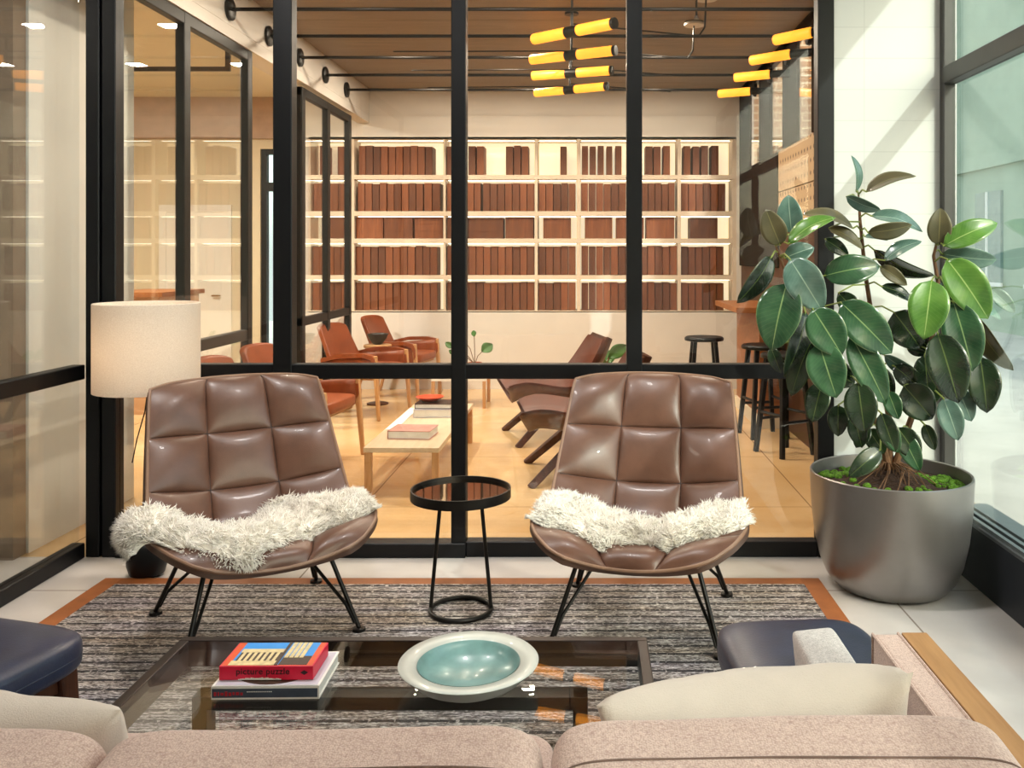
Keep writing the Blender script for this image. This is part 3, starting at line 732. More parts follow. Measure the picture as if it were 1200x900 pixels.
o2.parent = pz; o2.location = o.location; o2.rotation_euler = o.rotation_euler; bpy.data.objects.remove(o); o2.name = 'lettering'
MB().add([(.086, -pd-.0008, .019), (.096, -pd-.0008, .013), (.106, -pd-.0008, .019), (.096, -pd-.0008, .025)], [(0, 1, 2, 3)]).build('lozenge_mark', M['ink'], pz, smooth=False)

# bowl
bw = thing('bowl', 'wide rimmed celadon ceramic bowl on the coffee table', 'bowl', (-.305, 2.31, TT))
MB().lathe([(.07, 0), (.11, .002), (.14, .018), (.176, .052), (.180, .056), (.177, .059), (.155, .0565), (.134, .053), (.128, .045), (.115, .022), (.06, .012), (.001, .011), (.001, .004), (.06, .004)], n=80, closed=True).build('body', M['ceramic'], bw, angle=60)
MB().lathe([(.001, .0118), (.06, .0130), (.113, .0230), (.126, .0445), (.1305, .0520), (.132, .0532), (.127, .0445), (.114, .0220), (.001, .0110)], n=80).build('glaze', M['pool'], bw, angle=60)

# ------------------------------------------------------------------ big rubber plant
PX, PY = 1.285, 3.80
pp = thing('potted_rubber_plant', 'large rubber plant in a round pewter grey pot by the street window', 'plant', (PX, PY, 0))
MB().lathe([(.19, 0), (.225, .012), (.262, .055), (.29, .12), (.312, .22), (.325, .34), (.331, .47), (.331, .484), (.326, .488), (.320, .484), (.318, .44), (.30, .30), (.001, .28)], n=96).build('pot', M['pot'], pp, angle=50)
so_ = MB(); so_.grid(lambda u, v: Vector((.316*v*math.cos(2*PI*u), .316*v*math.sin(2*PI*u), .43+.07*math.exp(-(v/.45)**2)+.012*noise.noise(Vector((v*6*math.cos(6.283*u), v*6*math.sin(6.283*u), 0)))*(v < .97))), 48, 20)
so_.build('soil', M['soil'], pp)
mo = MB(); rr = random.Random(11)
for k in range(420):
    a = rr.uniform(0, 2*PI); r = .316*math.sqrt(rr.uniform(.25, .97))
    if 0.9 < a % (2*PI) < 2.2 and r < .25: continue
    if noise.noise(Vector((math.cos(a)*2.2, math.sin(a)*2.2, 3))) < -.05: continue
    r = min(r, .295); z = .432+.07*math.exp(-(r/.316/.45)**2); s = rr.uniform(.009, .018)
    mo.superbox((r*math.cos(a), r*math.sin(a), z), (s, s, s*.8), 1, 7, 5)
mo.build('moss', M['moss'], pp)['kind'] = 'stuff'
ro = MB()
for k in range(60):
    a = rr.uniform(0, 2*PI); p0 = Vector((.03*math.cos(a), .03*math.sin(a), .53)); r = rr.uniform(.06, .2)
    ro.tube([p0, Vector((r*.5*math.cos(a+.2), r*.5*math.sin(a+.2), .51)), Vector((r*math.cos(a+rr.uniform(-.4, .4)), r*math.sin(a), .44))], .0022, 5)
ro.build('roots', M['bark'], pp)
def zp(zx, zy, D): return P(850+zx/2.5714, 180+zy/2.5714, D)-Vector((PX, PY, 0))
stems = [[(1043, 556, 3.80), (1030, 500, 3.79), (985, 430, 3.77), (940, 360, 3.74), (918, 312, 3.72), (909, 288, 3.71)],
         [(1043, 556, 3.80), (1042, 490, 3.83), (1026, 400, 3.86), (1014, 320, 3.86), (1008, 260, 3.86), (1006, 228, 3.86)],
         [(1045, 556, 3.80), (1068, 490, 3.76), (1090, 410, 3.74), (1101, 340, 3.73), (1094, 300, 3.73), (1100, 275, 3.73)]]
tk = MB()
for i, s in enumerate(stems): tk.tube([P(*p)-Vector((PX, PY, 0)) for p in s], [.016, .013, .011, .009, .007, .004], 9)
tk.build('stems', M['bark'], pp)
# leaves: base x,y  tip x,y  apparent width (all in one plan sheet), nearness, material, sideways tilt sign
L = [(395, 115, 380, 0, 20, 0, 4), (425, 115, 575, 60, 48, .02, 2), (365, 130, 468, 165, 34, -.03, 4), (440, 188, 595, 228, 48, .04, 4), (430, 238, 562, 208, 46, 0, 2),
     (420, 250, 490, 258, 22, .05, 4), (385, 225, 232, 175, 42, .06, 2), (165, 275, 122, 162, 76, -.06, 2), (200, 240, 190, 118, 76, .03, 4), (190, 272, 332, 184, 56, -.1, 3),
     (180, 315, 268, 278, 62, -.02, 4), (140, 310, 35, 442, 56, -.03, 1), (195, 318, 292, 466, 112, -.13, 4), (185, 392, 140, 584, 134, -.12, 0), (298, 368, 466, 330, 92, -.06, 0),
     (312, 225, 415, 282, 38, .04, 2), (448, 290, 630, 358, 40, .08, 1), (480, 322, 592, 258, 44, .0, 4), (348, 448, 502, 592, 118, -.12, 0), (264, 468, 352, 600, 116, -.16, 0),
     (282, 570, 335, 728, 116, -.15, 0), (242, 478, 178, 664, 66, -.04, 1), (272, 542, 198, 722, 84, -.05, 1), (378, 548, 484, 744, 96, -.1, 0), (400, 690, 420, 834, 98, -.13, 1),
     (470, 400, 566, 442, 36, .06, 1), (508, 478, 588, 580, 108, .0, 1), (466, 340, 548, 392, 42, .06, 2), (642, 275, 648, 158, 70, -.03, 2), (658, 278, 820, 200, 76, -.06, 3),
     (652, 302, 818, 312, 62, .03, 4), (668, 318, 792, 488, 118, -.1, 3), (622, 382, 598, 552, 118, -.14, 3), (655, 385, 672, 538, 66, -.06, 1), (688, 448, 745, 646, 118, -.11, 0),
     (640, 542, 702, 742, 122, -.15, 1), (748, 488, 868, 644, 54, -.02, 2), (798, 408, 872, 474, 46, .05, 4), (768, 612, 788, 774, 98, -.06, 1), (658, 738, 702, 858, 74, -.1, 4),
     (700, 708, 742, 802, 62, -.02, 4), (292, 690, 262, 804, 74, -.06, 1), (340, 758, 340, 848, 62, 0, 1), (388, 788, 412, 882, 58, -.04, 1), (470, 782, 512, 894, 62, -.12, 1),
     (520, 826, 584, 914, 74, -.1, 1), (600, 816, 632, 890, 42, 0, 1), (508, 640, 592, 704, 64, 0, 1), (538, 700, 624, 794, 104, -.04, 1), (600, 608, 612, 726, 74, -.02, 1),
     (490, 716, 522, 796, 54, -.06, 0), (138, 585, 168, 658, 42, 0, 1), (300, 258, 372, 304, 42, .05, 1), (262, 596, 294, 688, 46, -.02, 0), (480, 608, 592, 664, 42, .02, 4),
     (1057, 527, 994, 556, 0, 0, -1), (470, 900, 470, 760, 0, 0, -1), (740, 458, 832, 496, 30, .05, 4), (548, 588, 612, 602, 24, .02, 1), (340, 420, 420, 500, 60, .06, 1), (300, 640, 390, 690, 80, .02, 1),
     (440, 640, 500, 740, 80, .04, 1), (560, 520, 640, 620, 70, .07, 1), (230, 400, 300, 520, 70, .06, 2), (640, 640, 600, 760, 80, .03, 1), (430, 830, 480, 900, 60, .05, 1)]
PLANT_D = 3.72
leaves = [(Vector(zp(a, b, PLANT_D+d)), Vector(zp(c, e, PLANT_D+d-.02)), w/2.5714*(PLANT_D+d)/F, m) for a, b, c, e, w, d, m in L if m >= 0]
def zq(x, y, D): return P(940+x/3.4615, 480+y/3.4615, D)-Vector((PX, PY, 0))
for a, b, c, e, w, D, m in ((318, 162, 188, 266, 84, 3.60, 1), (330, 22, 390, 168, 74, 3.60, 0), (398, 88, 478, 240, 84, 3.62, 0), (262, 60, 218, 150, 70, 3.72, 1)):
    leaves.append((zq(a, b, D), zq(c, e, D-.02), w/3.4615*D/F, m))
def leaf_geo(base, tip, w, sgn):
    ax = tip-base; Ln = ax.length; ax.normalize()
    view = Vector((-PX, -PY, 1.4-.9)).normalized()
    side = ax.cross(view).normalized(); nn = side.cross(ax).normalized()
    full = max(w, Ln*.44); al = math.acos(min(1, w/full))*sgn
    s2 = side*math.cos(al)+nn*math.sin(al); n2 = nn*math.cos(al)-side*math.sin(al)
    vs, uv, fs = [], [], []; NV_, NU_ = 12, 8
    for j in range(NV_+1):
        t = j/NV_; hw = full/2*(math.sin(PI*t**.82)**.62)*(1 if t < .96 else .9)
        if j == 0: hw = .003
        if j == NV_: hw = .0006
        cen = base+ax*Ln*t - n2*0.0 + n2*(.10*Ln*math.sin(PI*t)) + Vector((0, 0, -.05*Ln*t*t))
        for i in range(NU_+1):
            x = -1+2*i/NU_
            vs.append(cen+s2*x*hw + n2*(abs(x)**1.3*hw*.22)); uv.append((i/NU_, t))
    for j in range(NV_):
        for i in range(NU_): k = j*(NU_+1)+i; fs.append((k, k+1, k+NU_+2, k+NU_+1))
    return vs, fs, uv
me = bpy.data.meshes.new('foliage'); V, Fs, UV, MI = [], [], [], []
pet = MB(); stem_pts = [P(*a).lerp(P(*b), k/6)-Vector((PX, PY, 0)) for s in stems for a, b in zip(s, s[1:]) for k in range(7)]
for i, (b, t, w, m) in enumerate(leaves):
    vs, fs, uv = leaf_geo(b, t, w, 1 if i % 2 else -1); k = len(V)
    V += vs; Fs += [tuple(x+k for x in f) for f in fs]; UV += uv; MI += [m]*len(fs)
    near = min(stem_pts, key=lambda p: (p-b).length+(.15 if p.z > b.z+.05 else 0))
    if (near-b).length < .42: pet.tube([near, near.lerp(b, .5)+Vector((0, 0, .015)), b, b.lerp(t, .06)], [.004, .0035, .0035, .003], 6)
me.from_pydata(V, [], Fs); uvl = me.uv_layers.new()
for l in me.loops: uvl.data[l.index].uv = UV[l.vertex_index]
for mm in LEAFM: me.materials.append(mm)
me.polygons.foreach_set('material_index', MI); me.polygons.foreach_set('use_smooth', [True]*len(Fs)); me.update()
fo = bpy.data.objects.new('foliage', me); COL.objects.link(fo); fo.parent = pp
sd_ = fo.modifiers.new('thickness', 'SOLIDIFY'); sd_.thickness = .0012
pet.build('petioles', mat('petiole', '7C8A3C', .6), pp)

# ------------------------------------------------------------------ footstools
def footstool(loc, rz, label, s=.21):
    t = thing('footstool', label, 'footstool', loc, rz, 'navy leather footstools')
    MB().superbox((0, 0, .365), (s+.012, s+.012, .055), .42, 64, 24).build('cushion', M['navy'], t, angle=80)
    MB().tube([((s+.009)*math.copysign(abs(math.cos(a*PI/32))**.42, math.cos(a*PI/32)), (s+.009)*math.copysign(abs(math.sin(a*PI/32))**.42, math.sin(a*PI/32)), .362) for a in range(64)], .004, 6, closed=True).build('welt', M['navy'], t)
    MB().box(-s+.04, s-.04, -s+.04, s-.04, .27, .325).build('frame', M['walnut'], t, smooth=False, bevel=.006)
    for sx in (-1, 1):
        for sy in (-1, 1): MB().prism((sx*(s-.03), sy*(s-.03), 0), (sx*(s-.055), sy*(s-.055), .325), (.03, .03), (.055, .055)).build('leg', M['walnut'], t, smooth=False, bevel=.006)
    return t
footstool((.545, 2.225, RUGZ+.0006), math.radians(4), 'navy leather footstool at the end of the sofa arm', .19)
footstool((-1.565, 2.19, RUGZ+.0006), math.radians(-16), 'navy leather footstool with walnut legs at the coffee table end farthest from the rubber plant', .225)

# ------------------------------------------------------------------ sofa
sf = thing('sofa', 'pinkish grey woven sofa seen over its back', 'sofa', (-.3, 1.45, 0))
SX, SY = -.3, 1.45
def sofa_box(name, x0, x1, y0, y1, z0, z1, m, bv=.012): return MB().box(x0-SX, x1-SX, y0-SY, y1-SY, z0, z1).build(name, m, sf, smooth=False, bevel=bv, seg=3)
RZ2 = RUGZ+.0005
sofa_box('base', -1.5, .605, 1.04, 1.88, .14, .27, M['sofa'])
sofa_box('back_frame', -1.5, .605, .96, 1.06, .14, .66, M['sofa'])
sofa_box('arm', .607, .664, 1.0, 1.905, .14, .598, M['sofa'], .008)
sofa_box('arm_panel', .668, .722, .96, 1.905, .14, .600, M['oakpanel'], .002)
MB().tube([(.6075-SX, 1.905-SY, .2), (.6075-SX, 1.905-SY, .596), (.6075-SX, 1.0-SY, .596)], .0035, 6).tube([(.662-SX, 1.906-SY, .2), (.662-SX, 1.906-SY, .597), (.662-SX, 1.0-SY, .597)], .0035, 6).build('arm_piping', M['sofa'], sf)
for x0, x1 in ((-1.45, -.64), (-.63, -.06), (-.05, .595)):
    MB().superbox(((x0+x1)/2-SX, 1.52-SY, .335), ((x1-x0)/2, .355, .085), .22, 48, 20).build('seat_cushion', M['sofa'], sf, angle=80)
for (x0, x1, zt, tl) in ((-1.30, -.636, .768, 0), (-.645, -.056, .772, 0), (-.050, .560, .785, 0)):
    hw = (x1-x0)/2
    cm = MB().superbox((0, 0, 0), (hw, .088, .20), .22, 96, 44)
    cm.v = [(x, y, z+.007*noise.noise(Vector((x*4+x0*7, y*6, z*4)))+(.004*math.sin(x*5+x0) if z > 0 else 0)) for x, y, z in cm.v]
    R = Matrix.Translation(((x0+x1)/2-SX, 1.15-SY, zt-.205)) @ Matrix.Rotation(math.radians(5), 4, 'X')
    o = cm.xf(R).build('back_cushion', M['sofa'], sf, angle=80)
    def edge(x, y): return R @ Vector((x, y, .20*max(0, 1-(abs(x)/hw)**9)**.11+.004*math.sin(x*5+x0)+.007*noise.noise(Vector((x*4+x0*7, y*6, .8)))+.0005))
    MB().tube([edge(hw*.94*(-1+2*k/40), -.022) for k in range(41)], .0016, 6).build('seam', M['seam'], o)
for x in (-1.42, .56):
    for y in (1.06, 1.82): sofa_box('leg', x-.025, x+.025, y-.025, y+.025, RZ2, .15, M['walnut'], .004)
def pillow(name, label, c, w, h, t, rx, ry, rz, m, seed):
    mb = MB(); n_ = 40
    def s(u, v, sg):
        x, y = 2*u-1, 2*v-1
        f = (max(0, 1-abs(x)**2.6)*max(0, 1-abs(y)**2.6))**.42
        pin = 1-.07*(1-y*y if abs(x) > .0 else 0)*abs(x)**2; pin2 = 1-.09*(1-x*x)*abs(y)**2
        wr = (.13*noise.noise(Vector((x*2.1+seed, y*2.1, sg)))+.10*noise.noise(Vector((x*1.2+y*2.6+seed, (y-x)*4.2, sg+4))))*f
        return Vector((x*w/2*pin, sg*t/2*(f+wr), y*h/2*pin2))
    mb.grid(lambda u, v: s(u, v, -1), n_, n_); mb.grid(lambda u, v: s(u, v, 1), n_, n_, flip=True)
    o = mb.build(name, m, angle=80, weld=True); o.location = c; o.rotation_euler = (math.radians(rx), math.radians(ry), math.radians(rz))
    return tag(o, label, 'cushion')
pillow('throw_pillow', 'cream linen throw pillow leaning on the sofa back beside the oak arm', (.252, 1.37, .602), .46, .40, .20, 26, -4.5, 3, M['cloth'], 1)
pillow('throw_pillow', 'cream throw pillow on the sofa at the end away from the oak arm', (-.905, 1.37, .570), .47, .40, .16, 20, 2, -4, M['cloth'], 5)
bc = MB().superbox((0, 0, 0), (.046, .20, .09), .16, 40, 20, M=Matrix.Rotation(math.radians(-6), 3, 'Y'))
o = bc.build('box_cushion', M['sofagrey'], loc=(.488, 1.72, .52), angle=60); tag(o, 'small grey woven box cushion standing on the seat inside the sofa arm', 'cushion')
# ------------------------------------------------------------------ shelving in the rear wall
def sx(px): return (px-VX)*YB/F
def sz(py): return H-(py-VY)*YB/F
sh = thing('shelving', 'long backlit built-in shelving on the rear wall full of wooden boxes', 'shelf', (0, YB, 0))
ROWS = [(170, 205, 163), (214, 247.5, 210), (254, 279.5, 253), (288, 322.5, 285), (331, 364, 328)]
BOARDS = [(160.5, 163), (205, 210), (247.5, 253), (279.5, 285), (322.5, 328), (364, 366)]
for a, b in BOARDS: MB().box(XS0, XS1, 0.0, .29, sz(b), sz(a)).build('shelf_board', M['board'], sh, smooth=False)
UP = [(360, 364), (411, 415), (519.5, 522), (626.5, 630), (676, 680), (794, 798), (858.5, 863)]
for a, b in UP: MB().box(sx(a), sx(b), .002, .288, sz(364.5), sz(162)).build('upright', M['board'], sh, smooth=False)
gl = emit('backlit_panel', (1, .85, .58), .8)
MB().box(XS0+.01, XS1-.01, .28, .299, ZS0+.01, ZS1-.01).build('backlit_panel', gl, sh, smooth=False)
led = emit('led_strip', (1, .90, .72), 5.0)
for a, b in BOARDS[:5]:
    for (u0, u1) in zip(UP, UP[1:]): MB().box(sx(u0[1])+.01, sx(u1[0])-.01, .13, .15, sz(b)-.007, sz(b)-.0005).build('light_strip', led, sh, smooth=False)

def run(a, b, n): w = (b-a)/n; return [(a+i*w, a+(i+1)*w) for i in range(n)]
DATA = {
 0: {0: [(373, 381), (394, 403)], 1: run(366, 405, 4), 2: run(378, 408, 1), 3: run(365.5, 406, 5), 4: run(365.5, 407, 5)},
 1: {0: run(419, 506, 10), 1: run(418, 495, 9)+run(496, 515, 2), 2: [(416, 448), (449, 483), (484.5, 518)], 3: run(415.5, 512, 11), 4: run(415.5, 512, 11)},
 2: {0: [(522.5, 530), (548, 557), (558, 567), (592, 601), (601.5, 610), (610.5, 619)], 1: run(523, 563, 5)+run(565, 626, 7), 2: [(523, 548), (548.5, 589.5), (591.5, 625)], 3: run(523, 626, 12), 4: run(523, 626, 12)},
 3: {0: [(656, 664)], 1: run(630.7, 674.5, 5), 2: [(636, 669)], 3: run(630.5, 674.5, 5), 4: run(630.5, 674.5, 5)},
 4: {0: [(681.5, 689.5), (690.6, 698.6), (700.2, 708), (710.5, 718), (721, 729), (756.5, 765.5), (766, 775), (777.5, 786)], 1: run(680.5, 734, 6)+run(752, 791.5, 5), 2: [(685, 718), (722, 755), (757.5, 791)], 3: run(681, 794, 13), 4: run(681, 794, 13)},
 5: {0: [(801.5, 810), (812, 820.5), (822, 831), (834, 843)], 1: run(798.5, 851, 6), 2: [(809, 842)], 3: run(798.5, 849, 6), 4: run(798.5, 849, 6)},
}
ORD = 'first second third fourth fifth sixth seventh eighth ninth tenth eleventh twelfth thirteenth'.split()
RN = ['top', 'second', 'middle', 'fourth', 'bottom']
BN = ['leftmost bay', 'second bay', 'third bay', 'narrow bay', 'fifth bay', 'rightmost bay']
def box_mesh(w, h, d, wide):
    b = MB(); b.box(-w/2, w/2, 0, d, 0, h)
    return b
rr = random.Random(21); cache = {}
for bay, rows in DATA.items():
    for r, lst in rows.items():
        top, bot, _ = ROWS[r]
        for i, (a, b) in enumerate(lst):
            w = sx(b)-sx(a)-.006; h = sz(top)-sz(bot)-rr.uniform(0, .012); key = (round(w, 2), r == 2)
            if key not in cache:
                m_ = MB(); d = .22; hh = .30 if r != 2 else .215; t = .006
                m_.box(-w/2, w/2, 0, d, 0, hh)
                if r == 2:
                    for k in range(3): m_.box(-w/2-.0005, w/2+.0005, -.003, 0, k*hh/3+.002, (k+1)*hh/3-.003)
                else: m_.box(-w/2+.003, w/2-.003, -.003, 0, .004, hh-.004)
                cache[key] = (m_.build('wooden_box', M['redwood'], smooth=False), hh, w)
                o = cache[key][0]
            else:
                o = cache[key][0].copy(); COL.objects.link(o)
            o.location = ((sx(a)+sx(b))/2, YB+.035+rr.uniform(0, .02), sz(bot)+.0005); o.scale = (w/cache[key][2], 1, h/cache[key][1])
            pos = ORD[i]+' from the left' if len(lst) > 1 else 'standing alone'
            kind_ = 'squat brown wooden box' if r == 2 else 'upright brown wooden box'
            tag(o, f'{kind_}, {pos}, {RN[r]} shelf, {BN[bay]}', 'box', 'wooden boxes on the shelving')

# ------------------------------------------------------------------ ceiling rods
for k, (yy, w) in enumerate(((5.72, 'nearest the glass wall'), (6.42, 'second from the glass wall'), (7.11, 'third from the glass wall'), (7.8, 'fourth from the glass wall'), (8.49, 'nearest the shelving'))):
    t = thing('ceiling_rod', f'dark rod across the rear room below the ceiling, {w}', 'rod', (0, yy, 2.975), 0, 'dark ceiling rods')
    MB().tube([(-2.28, 0, 0), (1.6, 0, 0)], .0125, 10).build('rod', M['rod'], t)
    MB().lathe([(.068, 0), (.072, .006), (.072, .02), (.06, .026)], n=28).xf(Matrix.Translation((-2.288, 0, 0)) @ Matrix.Rotation(PI/2, 4, 'Y')).build('wall_plate', M['rod'], t)
    MB().lathe([(.068, 0), (.06, .026)], n=24).xf(Matrix.Translation((1.6, 0, 0)) @ Matrix.Rotation(-PI/2, 4, 'Y')).build('wall_plate', M['rod'], t)

# ------------------------------------------------------------------ amber tube lamps
def tube_part(a, b, r, root, o0):
    a, b = Vector(a)-o0, Vector(b)-o0
    return MB().tube([a, a.lerp(b, .03), a.lerp(b, .97), b], [r*.9, r, r, r*.9], 20).build('glass_tube', M['amber'], root)
ZL = 2.845
def lamp_pt(px, py): D = (ZL-H)*F/(VY-py); return P(px, py, D)
for i, (e0, e1, w) in enumerate((((625, 46), (721, 27), 'nearest the glass wall'), ((622, 70), (722, 59), 'second from the glass wall'), ((624, 89), (718, 82.5), 'third from the glass wall'), ((627, 109), (712, 101), 'nearest the shelving'))):
    A, B = lamp_pt(*e0), lamp_pt(*e1); C = (A+B)/2
    t = thing('tube_lamp', f'double amber glass tube lamp in the hanging row, {w}', 'lamp', C, 0, 'double amber tube lamps')
    tube_part(A, A.lerp(B, .42), .036, t, C); tube_part(A.lerp(B, .56), A.lerp(B, .97), .036, t, C)
    d = (B-A).normalized(); h0 = A.lerp(B, .42)-C; h1 = A.lerp(B, .56)-C
    MB().tube([h0, h1], .037, 20).build('hub', M['rod'], t)
    MB().tube([A.lerp(B, .965)-C, B-C], .036, 20).build('end_cap', M['rod'], t)
    MB().tube([(h0+h1)/2, (h0+h1)/2+Vector((0, 0, ZC-ZL))], .008, 8).build('stem', M['rod'], t)
    MB().lathe([(.05, ZC-ZL-.014), (.05, ZC-ZL)], ((h0+h1).x/2, (h0+h1).y/2, 0), 24).build('ceiling_plate', M['rod'], t)
    arm_to = Vector((.75, C.y+.25, ZL+.03))-C
    MB().tube([(h0+h1)/2+Vector((0, 0, .05)), arm_to], .005, 6).build('arm', M['rod'], t)
    if i < 2:
        MB().tube([arm_to, arm_to+Vector((.04, .0, .06)), arm_to+Vector((.05, 0, ZC-ZL-.03))], .006, 8).build('arm_stem', M['rod'], t)
        MB().lathe([(.075, ZC-ZL-.03), (.075, ZC-ZL-.012), (.06, ZC-ZL-.003)], (arm_to.x+.05, arm_to.y, 0), 28).build('arm_plate', M['offw'], t)
    if i: MB().tube([(h0+h1)/2+Vector((0, 0, .03)), Vector((-1.35, C.y-.2, ZL-.02))-C], .005, 6).build('arm', M['rod'], t)
for i, (e0, e1, w) in enumerate((((908, 47), (951, 38), 'nearest the glass wall'), ((880, 71), (926, 63.5), 'second from the glass wall'), ((861, 91), (902, 87), 'third from the glass wall'), ((842, 110), (879, 107), 'nearest the shelving'))):
    A, B = lamp_pt(*e0), lamp_pt(*e1)
    t = thing('tube_sconce', f'single amber glass tube lamp fixed to the window side, {w}', 'lamp', A, 0, 'single amber tube lamps')
    tube_part(A, B, .036, t, A); MB().tube([B-A, Vector((XW, B.y+(B.y-A.y)*.3, B.z))-A], .03, 16).build('hub', M['rod'], t)
sp = thing('sprinkler_pipe', 'thin sprinkler drop pipe hanging from the rear ceiling near the bar', 'pipe', (.72, 5.9, ZC))
MB().tube([(0, 0, 0), (0, 0, -.17)], .007).build('drop', M['rod'], sp); MB().lathe([(.018, -.19), (.012, -.17)], n=16).build('head', M['alu'], sp)

# ------------------------------------------------------------------ rear armchairs (leather on oak)
def rear_armchair():
    t = thing('armchair', '', 'armchair', group='rust leather oak armchairs')
    MB().superbox((0, -.02, .40), (.27, .27, .045), .3, 40, 16).build('seat', M['rust'], t, angle=70)
    def back(u, v, o):
        x = (2*u-1); return Vector((x*lerp(.26, .22, v), .20+.17*v-.05*x*x*(-1)*-1+o, .40+.40*v-.03*abs(x)**4*v))
    m = MB(); m.grid(lambda u, v: back(u, v, -.025), 16, 14); k = len(m.v); m.grid(lambda u, v: back(u, v, .025), 16, 14, flip=True)
    ring = list(range(17))+[j*17+16 for j in range(1, 15)]+[14*17+i for i in range(15, -1, -1)]+[j*17 for j in range(13, 0, -1)]
    for a, b in zip(ring, ring[1:]+ring[:1]): m.f.append((b, a, a+k, b+k))
    m.build('backrest', M['rust'], t, angle=50, bevel=.012)
    for s in (-1, 1):
        a = MB(); pts = [(.24, .52), (.05, .565), (-.16, .57), (-.25, .55), (-.275, .50), (-.28, .43)]
        vs = []
        for (y, z) in pts: vs += [(s*.275, y, z), (s*.325, y, z), (s*.325, y+.02 if y < -.2 else y, z-.035), (s*.275, y+.02 if y < -.2 else y, z-.035)]
        fs = [(4*i+q, 4*i+(q+1) % 4, 4*i+4+(q+1) % 4, 4*i+4+q) for i in range(len(pts)-1) for q in range(4)]+[(3, 2, 1, 0), (20, 21, 22, 23)]
        a.add(vs, fs); a.build('armrest', M['rust'], t, angle=30, weld=True)
        pn = MB(); pn.grid(lambda u, v: Vector((s*.285, lerp(-.255, .25, u), lerp(.36, lerp(.545, .50, u), v))), 6, 4); pn.build('arm_panel', M['rust'], t).modifiers.new('thickness', 'SOLIDIFY').thickness = .02
        MB().prism((s*.30, -.30, 0), (s*.295, -.255, .55), (.028, .028), (.042, .042)).build('leg', M['oakz'], t, smooth=False, bevel=.008)
        MB().prism((s*.28, .36, 0), (s*.28, .22, .52), (.028, .028), (.042, .042)).build('leg', M['oakz'], t, smooth=False, bevel=.008)
    MB().box(-.26, .26, -.24, .22, .335, .36).build('seat_frame', M['oak'], t, smooth=False)
    return t
ac = rear_armchair(); RA = math.radians(90)
ac.location = (-1.93, 5.30, 0); ac.rotation_euler.z = RA-.12; ac['label'] = 'rust leather oak armchair in the rear room, nearest the glass wall behind the lounge chair'
dup(ac, (-1.92, 6.06, 0), RA-.15, 'rust leather oak armchair, second from the glass wall along the side partition')
dup(ac, (-1.98, 7.96, 0), RA-.25, 'rust leather oak armchair, third from the glass wall, beside the little round table')
dup(ac, (-1.86, 8.99, 0), RA-.2, 'rust leather oak armchair, farthest from the glass wall, close to the shelving')
rt = thing('round_table', 'little round oak table between the two farthest armchairs', 'table', (-1.98, 8.47, 0))
MB().lathe([(.12, .535), (.13, .54), (.13, .56), (.12, .565)], n=40).build('table_top', M['oak'], rt)
MB().tube([(0, 0, .54), (0, 0, .02)], .018).build('column', M['oakz'], rt); MB().lathe([(.10, 0), (.10, .012), (.02, .03)], n=32).build('base', M['walnut'], rt)
MB().lathe([(.03, 0), (.045, .006), (.085, .06), (.10, .10), (.094, .10), (.075, .055), (.001, .02)], n=32).build('bowl', mat('dark_bowl', '2A2420', .4), loc=(-1.98, 8.47, .5655))
tag(bpy.context.scene.objects['bowl.001'], 'small dark bowl on the little round oak table', 'bowl')

# easy chairs of the rear room
def easy_chair():
    t = thing('easy_chair', '', 'chair', group='dark brown easy chairs')
    pr = [(0, -.36, .33), (.1, -.28, .36), (.3, -.02, .33), (.42, .14, .36), (.6, .27, .52), (1, .42, .84)]
    wd = [(0, .26), (.1, .33), (.35, .36), (.6, .33), (.9, .27), (1, .22)]
    def sp_(u, v, o):
        y, z = spline(pr, v); w = spline(wd, v); ya, za = spline(pr, max(0, v-.02)); yb, zb = spline(pr, min(1, v+.02))
        tt = Vector((0, yb-ya, zb-za)).normalized(); nn = Vector((0, -tt.z, tt.y)); return Vector((u*w, y, z))+nn*(.16*(1-v*.5)*abs(u)**2.4+o)
    def thick(o0, o1, nm, mm, ins=1):
        m = MB(); nu, nv = 24, 32; m.grid(lambda u, v: sp_((2*u-1)*ins, .5+(v-.5)*ins, o0), nu, nv); k = len(m.v); m.grid(lambda u, v: sp_((2*u-1)*ins, .5+(v-.5)*ins, o1), nu, nv, flip=True)
        ring = list(range(nu+1))+[j*(nu+1)+nu for j in range(1, nv+1)]+[nv*(nu+1)+i for i in range(nu-1, -1, -1)]+[j*(nu+1) for j in range(nv-1, 0, -1)]
        for a, b in zip(ring, ring[1:]+ring[:1]): m.f.append((b, a, a+k, b+k))
        return m.build(nm, mm, t, angle=60)
    thick(.0, -.02, 'shell', M['walnut']); thick(.035, .001, 'upholstery', M['rustdark'], .93)
    for sgn in (-1, 1):
        MB().prism((sgn*.33, -.36, 0), (sgn*.2, -.02, .345), (.034, .05), (.04, .06)).build('leg', M['walnut'], t, smooth=False, bevel=.006)
        MB().prism((sgn*.30, .38, 0), (sgn*.2, .10, .36), (.034, .05), (.04, .06)).build('leg', M['walnut'], t, smooth=False, bevel=.006)
    return t
sc = easy_chair(); sc.scale = (1, 1, .9); sc.location = (-.02, 5.77, 0); sc.rotation_euler.z = math.radians(-84)
sc['label'] = 'dark brown easy chair with slanted walnut legs in the rear room, nearer the glass wall'
dup(sc, (-.24, 6.95, 0), math.radians(-76), 'dark brown easy chair with slanted walnut legs in the rear room, nearer the shelving')

